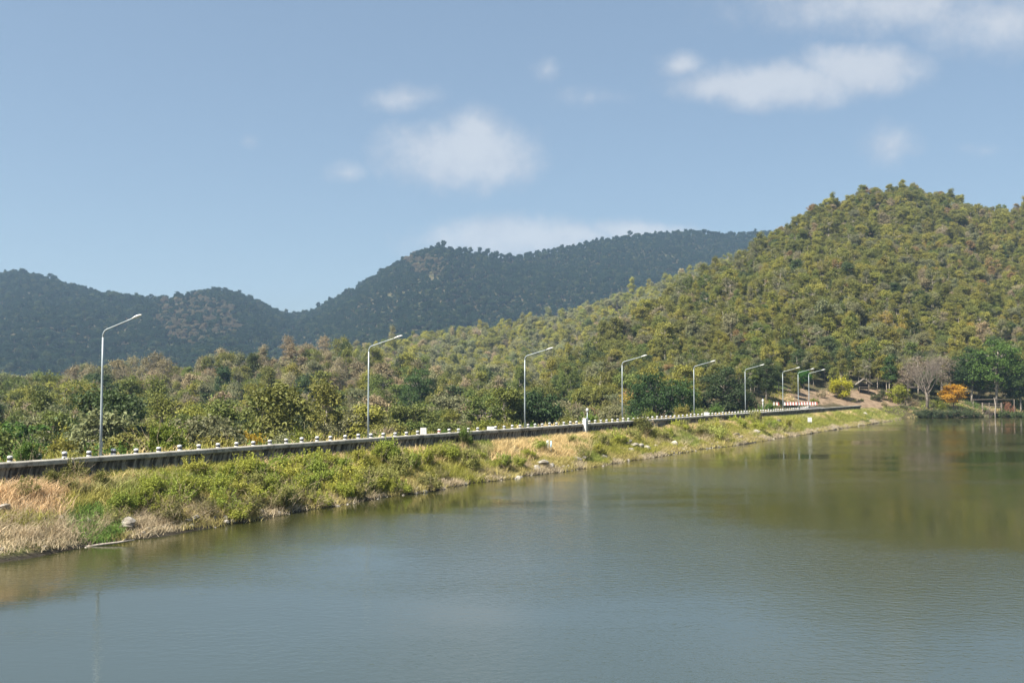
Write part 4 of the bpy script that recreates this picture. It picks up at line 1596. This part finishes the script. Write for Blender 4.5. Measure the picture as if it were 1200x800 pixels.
for (word, up, place), rows in cells.items():
    rows.sort(key=lambda r: r[0])
    for j, row in enumerate(rows):
        k, tint, s = row[2], row[3], row[4]
        nm = 'dead_shrub' if k.startswith('dead') else 'bank_shrub'
        o = empty(nm, (row[6], row[7], row[8] - .03), random.uniform(0, 6.28), (s, s, s * random.uniform(.85, 1.15)))
        st, fo = SHR[k]
        obj('stems', st, o)
        if fo is not None:
            f = obj('foliage', fo, o)
            f['tint'] = [float(v) for v in tint]
        sw = '' if len(rows) == 1 else ORDN[j] + ' '
        tag(o, f'{sw}{word} shrub {up} {place}', 'shrub', 'shrubs on the dam bank')

# low scrub behind the guard posts on the downstream verge
vs = []
for i in range(46):
    px = 5 + i * 21.5 + prng.uniform(-8, 8)
    if 60 < px < 110 and prng.random() < .5:
        continue
    perp = 60.2 + prng.uniform(3.2, 7.5)
    if 498 < px < 535:
        continue
    u = (px - 600) / FPX
    den = .5 - .866 * u
    if den < .2:
        continue
    Z = perp / den
    x, y = u * Z, Z
    s_, q_ = to_sq(x, y)
    z_ = float(bank_z(np.array([s_]), np.array([q_]))[0])
    b = int(np.searchsorted(lampx, px))
    k = prng.choice(LEAFY)
    c = prng.choice([(.14, .21, .03), (.19, .21, .035), (.10, .17, .03), (.24, .22, .05), (.16, .20, .03)])
    s = prng.uniform(1.0, 1.8) * (1.25 if q_ < -10 else 1)
    vs.append((b, px, k, c, s, x, y, z_))
byb = {}
for r in vs:
    byb.setdefault(r[0], []).append(r)
for b, rows in byb.items():
    rows.sort(key=lambda r: r[1])
    for j, (b_, px, k, c, s, x, y, z_) in enumerate(rows):
        o = empty('verge_shrub', (x, y, z_ - .05), random.uniform(0, 6.28), (s, s, s))
        obj('stems', SHR[k][0], o)
        f = obj('foliage', SHR[k][1], o)
        f['tint'] = [float(v) for v in c]
        n = len(rows)
        w = '' if n == 1 else ['first', 'second', 'third', 'fourth', 'fifth', 'sixth', 'seventh', 'eighth', 'ninth', 'tenth', 'eleventh', 'twelfth', 'thirteenth', 'fourteenth', 'fifteenth', 'sixteenth'][j]
        tag(o, f'{w} leafy shrub behind the guard posts {between(b)}'.strip(), 'shrub', 'shrubs on the far verge of the dam road')

# reeds and bushes along the far shore
for i, (px, Z, s, tint, k) in enumerate([(1076, 302, 1.35, (.075, .095, .045), 'leafy_c'), (1085, 303, 1.8, (.070, .095, .042), 'leafy_a'), (1096, 303, 2.0, (.075, .10, .045), 'leafy_a'), (1107, 304, 2.1, (.070, .095, .042), 'leafy_c'), (1118, 304, 2.1, (.080, .105, .045), 'leafy_a'), (1129, 305, 2.2, (.085, .11, .045), 'leafy_a'), (1139, 305, 2.1, (.09, .115, .05), 'leafy_c'), (1147, 306, 1.5, (.12, .13, .06), 'leafy_c'), (1176, 308, 1.6, (.10, .135, .045), 'leafy_a'), (1186, 309, 1.9, (.095, .13, .045), 'leafy_c'), (1196, 310, 1.6, (.09, .12, .045), 'leafy_c'), (1100, 310, 1.7, (.20, .23, .03), 'leafy_b'), (1058, 305, 1.0, (.12, .13, .06), 'leafy_c')]):
    x, y, z_ = spot(px, Z)
    z_ = max(z_, .05)
    o = empty('shore_shrub', (x, y, z_ - .05), random.uniform(0, 6.28), (s, s, s * .95))
    obj('stems', SHR[k][0], o)
    f = obj('foliage', SHR[k][1], o)
    f['tint'] = [float(v) for v in tint]
    tag(o, ['low dull green shrub at the waterline nearest the dam end', 'dull green waterside shrub below the bare grey tree', 'second dull green waterside shrub past the bare grey tree', 'waterside shrub below the orange tree on its dam side', 'waterside shrub right below the orange tree', 'waterside shrub just past the orange tree', 'waterside shrub midway between the orange tree and the landing', 'pale low shrub on the water edge beside the wooden landing', 'low green shrub under the russet shrub past the landing', 'broad low green shrub on the bank past the landing', 'low green shrub below the dark leaning tree past the landing', 'yellow-green shrub beside the trunk side of the orange tree', 'small tufted shrub on the shore below the bare earth'][i], 'shrub', 'shrubs along the far shore')

# dry brush and tufts on the earth slope about the hut
for i, (px, Z, k, tint, s, lab) in enumerate([
        (962, 300, 'loose', (.24, .20, .11), 1.5, 'sparse brown brush on the earth slope on the lamp side of the yellow shrub'),
        (970, 305, 'dead_a', None, 1.7, 'dead grey brush on the earth slope beside the vivid yellow shrub'),
        (976, 309, 'loose', (.17, .18, .06), 1.9, 'olive brush behind the vivid yellow shrub'),
        (1000, 302, 'loose', (.22, .21, .07), .8, 'low olive tuft below the thatched hut'),
        (1008, 305, 'leafy_c', (.16, .17, .05), .7, 'small green tuft at the foot of the thatched hut'),
        (1026, 309, 'leafy_a', (.10, .11, .045), 1.5, 'dark green bush beside the thatched hut on its far side'),
        (1033, 312, 'leafy_b', (.085, .095, .04), 1.7, 'second dark green bush past the thatched hut'),
        (1036, 304, 'loose', (.26, .22, .10), 1.0, 'straw coloured tuft on the earth slope past the hut'),
        (1060, 306, 'dead_b', None, 1.8, 'dead grey brush on the slope beside the bare grey tree'),
        (1070, 309, 'loose', (.25, .19, .11), 1.7, 'rust brown brush at the foot of the bare grey tree'),
        (955, 292, 'leafy_c', (.22, .24, .05), 1.0, 'yellow-green bush beyond the end of the striped barriers'),
        (1020, 300, 'dead_b', None, .8, 'small dead tuft low on the earth slope below the hut')]):
    x, y, z_ = spot(px, Z)
    o = empty('slope_brush', (x, y, z_ - .05), random.uniform(0, 6.28), (s, s, s))
    obj('stems', SHR[k][0], o)
    if tint:
        f = obj('foliage', SHR[k][1], o)
        f['tint'] = [float(v) for v in tint]
    tag(o, lab, 'shrub', 'brush on the earth slope')

# stones on the waterline
ROCKS = []
for k in range(5):
    rng = np.random.default_rng(60 + k)
    bmv = []
    n1_, n2_ = 9, 6
    pts = [(0, 0, 1)]
    for i in range(1, n2_):
        for j in range(n1_):
            th, ph = math.pi * i / n2_, 2 * math.pi * (j + .5 * (i % 2)) / n1_
            pts.append((math.sin(th) * math.cos(ph), math.sin(th) * math.sin(ph), math.cos(th)))
    pts.append((0, 0, -1))
    P = np.array(pts)
    for _ in range(9):       # cut facets
        nrm = unit(rng.normal(size=3))
        d = rng.uniform(.55, .85)
        over = P @ nrm - d
        P = P - np.where(over > 0, over, 0)[:, None] * nrm
    P = P * rng.uniform(.75, 1.2, 3) * (1, 1, .7) + rng.normal(size=P.shape) * .03
    F = [(0, 1 + j, 1 + (j + 1) % n1_) for j in range(n1_)]
    Q = []
    for i in range(n2_ - 2):
        for j in range(n1_):
            a, b = 1 + i * n1_ + j, 1 + i * n1_ + (j + 1) % n1_
            Q.append((a, a + n1_, b + n1_, b))
    last = len(P) - 1
    base = 1 + (n2_ - 2) * n1_
    F += [(base + j, last, base + (j + 1) % n1_) for j in range(n1_)]
    ROCKS.append(mesh_np('boulder', P, [np.array(Q), np.array(F)], [M['stone']]))


def stone(px, py, r, label):
    r *= 1.4 if px > 600 else .95
    s_, q_, z_ = on_bank(px, py)
    x, y = sq(s_, q_)
    o = obj('boulder', prng.choice(ROCKS), None, (float(x), float(y), float(z_) + r * .35), (prng.uniform(-.4, .4), prng.uniform(-.4, .4), prng.uniform(0, 6)))
    o.scale = (r * prng.uniform(.85, 1.25), r * prng.uniform(.85, 1.2), r * prng.uniform(.8, 1.05))
    return tag(o, label, 'boulder', 'boulders on the dam bank')


for px, py, r, lab in [(4, 600, .42, 'grey boulder in pink dry grass at the near end of the bank'), (10, 607, .30, 'small boulder below the grey boulder at the near end of the bank'), (149, 617, .50, 'pale grey boulder at the waterline past the bright green grass'),
                       (143, 612, .26, 'small stone behind the pale grey boulder past the bright green grass'), (213, 577, .48, 'light rock among shrubs high on the bank past the nearest lamp'), (216, 583, .30, 'smaller light rock under the rock past the nearest lamp'), (286, 575, .34, 'pale stone showing through shrubs midway between nearest and second lamps'),
                       (70, 607, .26, 'white stone beside the bright green grass patch'), (228, 609, .38, 'flat pale rock on the waterline under the dry brush'), (222, 612, .30, 'small rock touching the water under the dry brush'), (404, 545, .40, 'whitish rock uncovered high in the green shrubs before the second lamp'), (412, 549, .36, 'second whitish rock in the green shrubs before the second lamp'),
                       (460, 568, .42, 'pale rock above the water just past the second lamp'), (470, 572, .34, 'brown rock at the waterline just past the second lamp'), (636, 545, .52, 'pink-white boulder at the waterline below the gauge boards'), (646, 548, .36, 'smaller pink-white boulder past the one below the gauge boards'), (629, 549, .3, 'low stone before the pink-white boulder below the gauge boards'),
                       (676, 540, .42, 'light boulder at the waterline before the fourth lamp'), (683, 539, .3, 'small light boulder at the waterline before the fourth lamp'), (708, 537, .34, 'grey boulder alone on the waterline before the fourth lamp'),
                       (735, 521, .50, 'largest pale stone of the heap past the fourth lamp'), (742, 524, .48, 'pale stone in the middle of the heap past the fourth lamp'), (750, 526, .52, 'pale stone low in the heap past the fourth lamp'), (757, 527, .40, 'last pale stone of the heap past the fourth lamp'), (740, 530, .44, 'stone at the foot of the heap past the fourth lamp'), (730, 527, .36, 'small stone before the heap past the fourth lamp'),
                       (790, 522, .45, 'brown-grey rock in dead brush before the fifth lamp'), (862, 511, .46, 'pale rock on the waterline past the fifth lamp'), (868, 513, .36, 'pale rock beside dead brush past the fifth lamp'), (886, 508, .50, 'white-topped rock on the waterline near the sixth lamp'), (912, 496, .5, 'light rock up the bank near the seventh lamp'), (1013, 486, .5, 'white stone lying in grass past the last lamp')]:
    stone(px, py, r, lab)

# smaller rubble at the water's edge, too many and too small to pick apart
rng = np.random.default_rng(77)
mb = MB()
src = []
for rk in ROCKS:
    co = np.empty(len(rk.vertices) * 3, dtype=np.float32)
    rk.vertices.foreach_get('co', co)
    src.append((co.reshape(-1, 3), [tuple(p_.vertices) for p_ in rk.polygons if len(p_.vertices) == 4], [tuple(p_.vertices) for p_ in rk.polygons if len(p_.vertices) == 3]))
for i in range(620):
    s_ = rng.uniform(30, 300)
    q_ = 7.35 + rng.normal() * .45 - (rng.random() < .25) * rng.uniform(0, 3)
    z_ = float(bank_z(np.array([s_]), np.array([q_]))[0])
    if z_ < -.15:
        continue
    r = rng.uniform(.07, .22) * (1.6 if rng.random() < .12 else 1)
    v, q, t3 = src[rng.integers(5)]
    a = rng.uniform(0, 6.28)
    ca, sa = math.cos(a), math.sin(a)
    v = (v * r * rng.uniform(.8, 1.3, 3)) @ np.array([[ca, sa, 0], [-sa, ca, 0], [0, 0, 1]])
    x, y = sq(s_, q_)
    mb.add(v + (float(x), float(y), z_ + r * .2), q, t3)
tag(obj('rubble', mb.mesh('rubble', [M['stone']])), kind='stuff')

# a stripped pole half afloat by the bright grass
s_, q_, z_ = on_bank(108, 641)
x, y = sq(s_, 8.0)
o = empty('driftwood', (float(x), float(y), .05), ROT + R(-36))
mb = MB(); mb.tube([(-.4, 0, -.06), (.5, .03, .02), (1.3, .0, .08), (2.1, .06, .16)], [.07, .065, .055, .03], 7); obj('stem', mb.mesh('stem', [M['pale_bark']], True), o)
mb = MB(); mb.tube([(1.2, .0, .08), (1.5, .25, .12), (1.7, .34, .20)], [.03, .022, .012], 5); obj('twig', mb.mesh('twig', [M['pale_bark']], True), o)
tag(o, 'pale stripped pole lying half in the water below the bright green grass', 'driftwood')

# ------------------------------------------------------------------ the thatched hut
x, y, z = spot(1012, 316)
h = empty('thatched_hut', (x, y, z), R(-14), (1.25, 1.25, 1.2))
tag(h, 'small open hut on posts with a gabled thatch roof on bare earth', 'hut')
for sx in (-1, 1):
    for sy in (-1, 1):
        mb = MB(); mb.tube([(sx * 1.15, sy * 1.2, -.4), (sx * 1.12, sy * 1.2, 2.55)], [.09, .075], 7); obj('post', mb.mesh('post', [M['wood']], True), h)
for j in range(9):
    mb = MB(); mb.box((-1.12 + j * .28, 0, 1.02 + .004 * (j % 3)), (.262, 2.7, .05)); obj('floor_plank', mb.mesh('floor_plank', [M['wood']]), h)
for sy in (-1, 1):
    mb = MB(); mb.box((0, sy * 1.2, .93), (2.6, .10, .12)); obj('floor_beam', mb.mesh('floor_beam', [M['dark_wood']]), h)
    mb = MB(); mb.box((0, sy * 1.2, 2.5), (2.9, .09, .10)); obj('tie_beam', mb.mesh('tie_beam', [M['wood']]), h)
mb = MB(); mb.box((0, 1.22, 1.75), (2.2, .05, 1.3)); obj('back_wall', mb.mesh('back_wall', [M['dark_wood']]), h)
mb = MB(); mb.box((0, -1.28, 1.55), (2.2, .06, .09)); obj('front_rail', mb.mesh('front_rail', [M['wood']]), h)
for sx in (-1, 1):
    r_ = MB()
    rng = np.random.default_rng(9)
    rows, cols = 7, 14
    v = []
    for i in range(rows + 1):
        for j in range(cols + 1):
            f = i / rows
            v.append((sx * (.02 + f * 1.95), -1.75 + 3.5 * j / cols, 3.78 - f * 1.42 + rng.normal() * .03 - (.05 if i == rows else 0) * rng.random() * 3))
    nv = len(v)
    v2 = [(a, b, c - .14) for a, b, c in v]
    qd = []
    for i in range(rows):
        for j in range(cols):
            a = i * (cols + 1) + j
            qd += [(a, a + 1, a + cols + 2, a + cols + 1), (nv + a, nv + a + cols + 1, nv + a + cols + 2, nv + a + 1)]
    for j in range(cols):
        a = rows * (cols + 1) + j
        qd.append((a, a + 1, nv + a + 1, nv + a))
    for i in range(rows):
        for e in (0, cols):
            a = i * (cols + 1) + e
            qd.append((a, a + cols + 1, nv + a + cols + 1, nv + a))
    r_.add(v + v2, qd)
    obj('roof_slope', r_.mesh('roof_slope', [M['thatch']]), h)
mb = MB(); mb.tube([(0, -1.8, 3.82), (0, 1.8, 3.82)], .09, 6); obj('ridge_pole', mb.mesh('ridge_pole', [M['wood']]), h)

# the wooden landing on the far shore
x, y, z = spot(1163, 306)
g = empty('wooden_landing', (x, y, 0), R(-22))
tag(g, 'weathered wooden landing with steps, posts and rails at the far water edge', 'landing')
for j in range(10):
    mb = MB(); mb.box((-2.6 + j * .56, 4.3, 3.0 + .006 * (j % 2)), (.53, 3.2, .07)); obj('deck_plank', mb.mesh('deck_plank', [M['wood']]), g)
for px_, py_ in ((-2.7, 2.8), (-.9, 2.8), (.9, 2.8), (2.6, 2.8), (-2.7, 5.8), (2.6, 5.8)):
    mb = MB(); mb.tube([(px_, py_, -1), (px_ + .04, py_, 4.5)], [.13, .10], 7); obj('post', mb.mesh('post', [M['wood']], True), g)
for zz in (3.55, 4.2):
    mb = MB(); mb.box((0, 2.68, zz), (5.7, .07, .12)); obj('rail', mb.mesh('rail', [M['wood']]), g)
mb = MB(); mb.tube([(-5.5, 4.0, 5.4), (0, 3.9, 5.55), (6.5, 4.2, 5.5)], [.09, .09, .08], 6); obj('long_pole', mb.mesh('long_pole', [M['wood']], True), g)
for px_ in (-5.3, 6.2):
    mb = MB(); mb.tube([(px_, 4.1, -1), (px_, 4.1, 5.6)], [.10, .08], 6); obj('pole_prop', mb.mesh('pole_prop', [M['wood']], True), g)
for j in range(8):
    mb = MB(); mb.box((-1.2 - j * .22 + 1.0, 2.2 - j * .42, 2.72 - j * .36), (2.2, .36, .07)); obj('tread', mb.mesh('tread', [M['wood']]), g)
for sx in (-1, 1):
    mb = MB(); mb.tube([(-.2 + sx * 1.05, 2.4, 2.75), (-1.8 + sx * 1.05, -.9, -.1)], .07, 5); obj('stringer', mb.mesh('stringer', [M['dark_wood']]), g)
mb = MB(); mb.tube([(.6, -.4, -1.2), (.5, -.3, 1.5), (.75, -.3, 3.6), (.3, -.2, 6.2)], [.16, .14, .11, .05], 7); obj('mooring_post', mb.mesh('mooring_post', [M['pale_bark']], True), g)

# ------------------------------------------------------------------ haze
hm, t = new_mat('haze')
pv = t.n('ShaderNodeVolumePrincipled')
pv.inputs['Color'].default_value = (.46, .68, .95, 1)
pv.inputs['Density'].default_value = .00013
pv.inputs['Anisotropy'].default_value = .2
t.link(pv.outputs[0], t.n('ShaderNodeOutputMaterial').inputs['Volume'])
mb = MB()
mb.box((0, 975, 175), (6640, 4790, 370))
hz = tag(obj('haze', mb.mesh('haze', [hm])), kind='stuff')
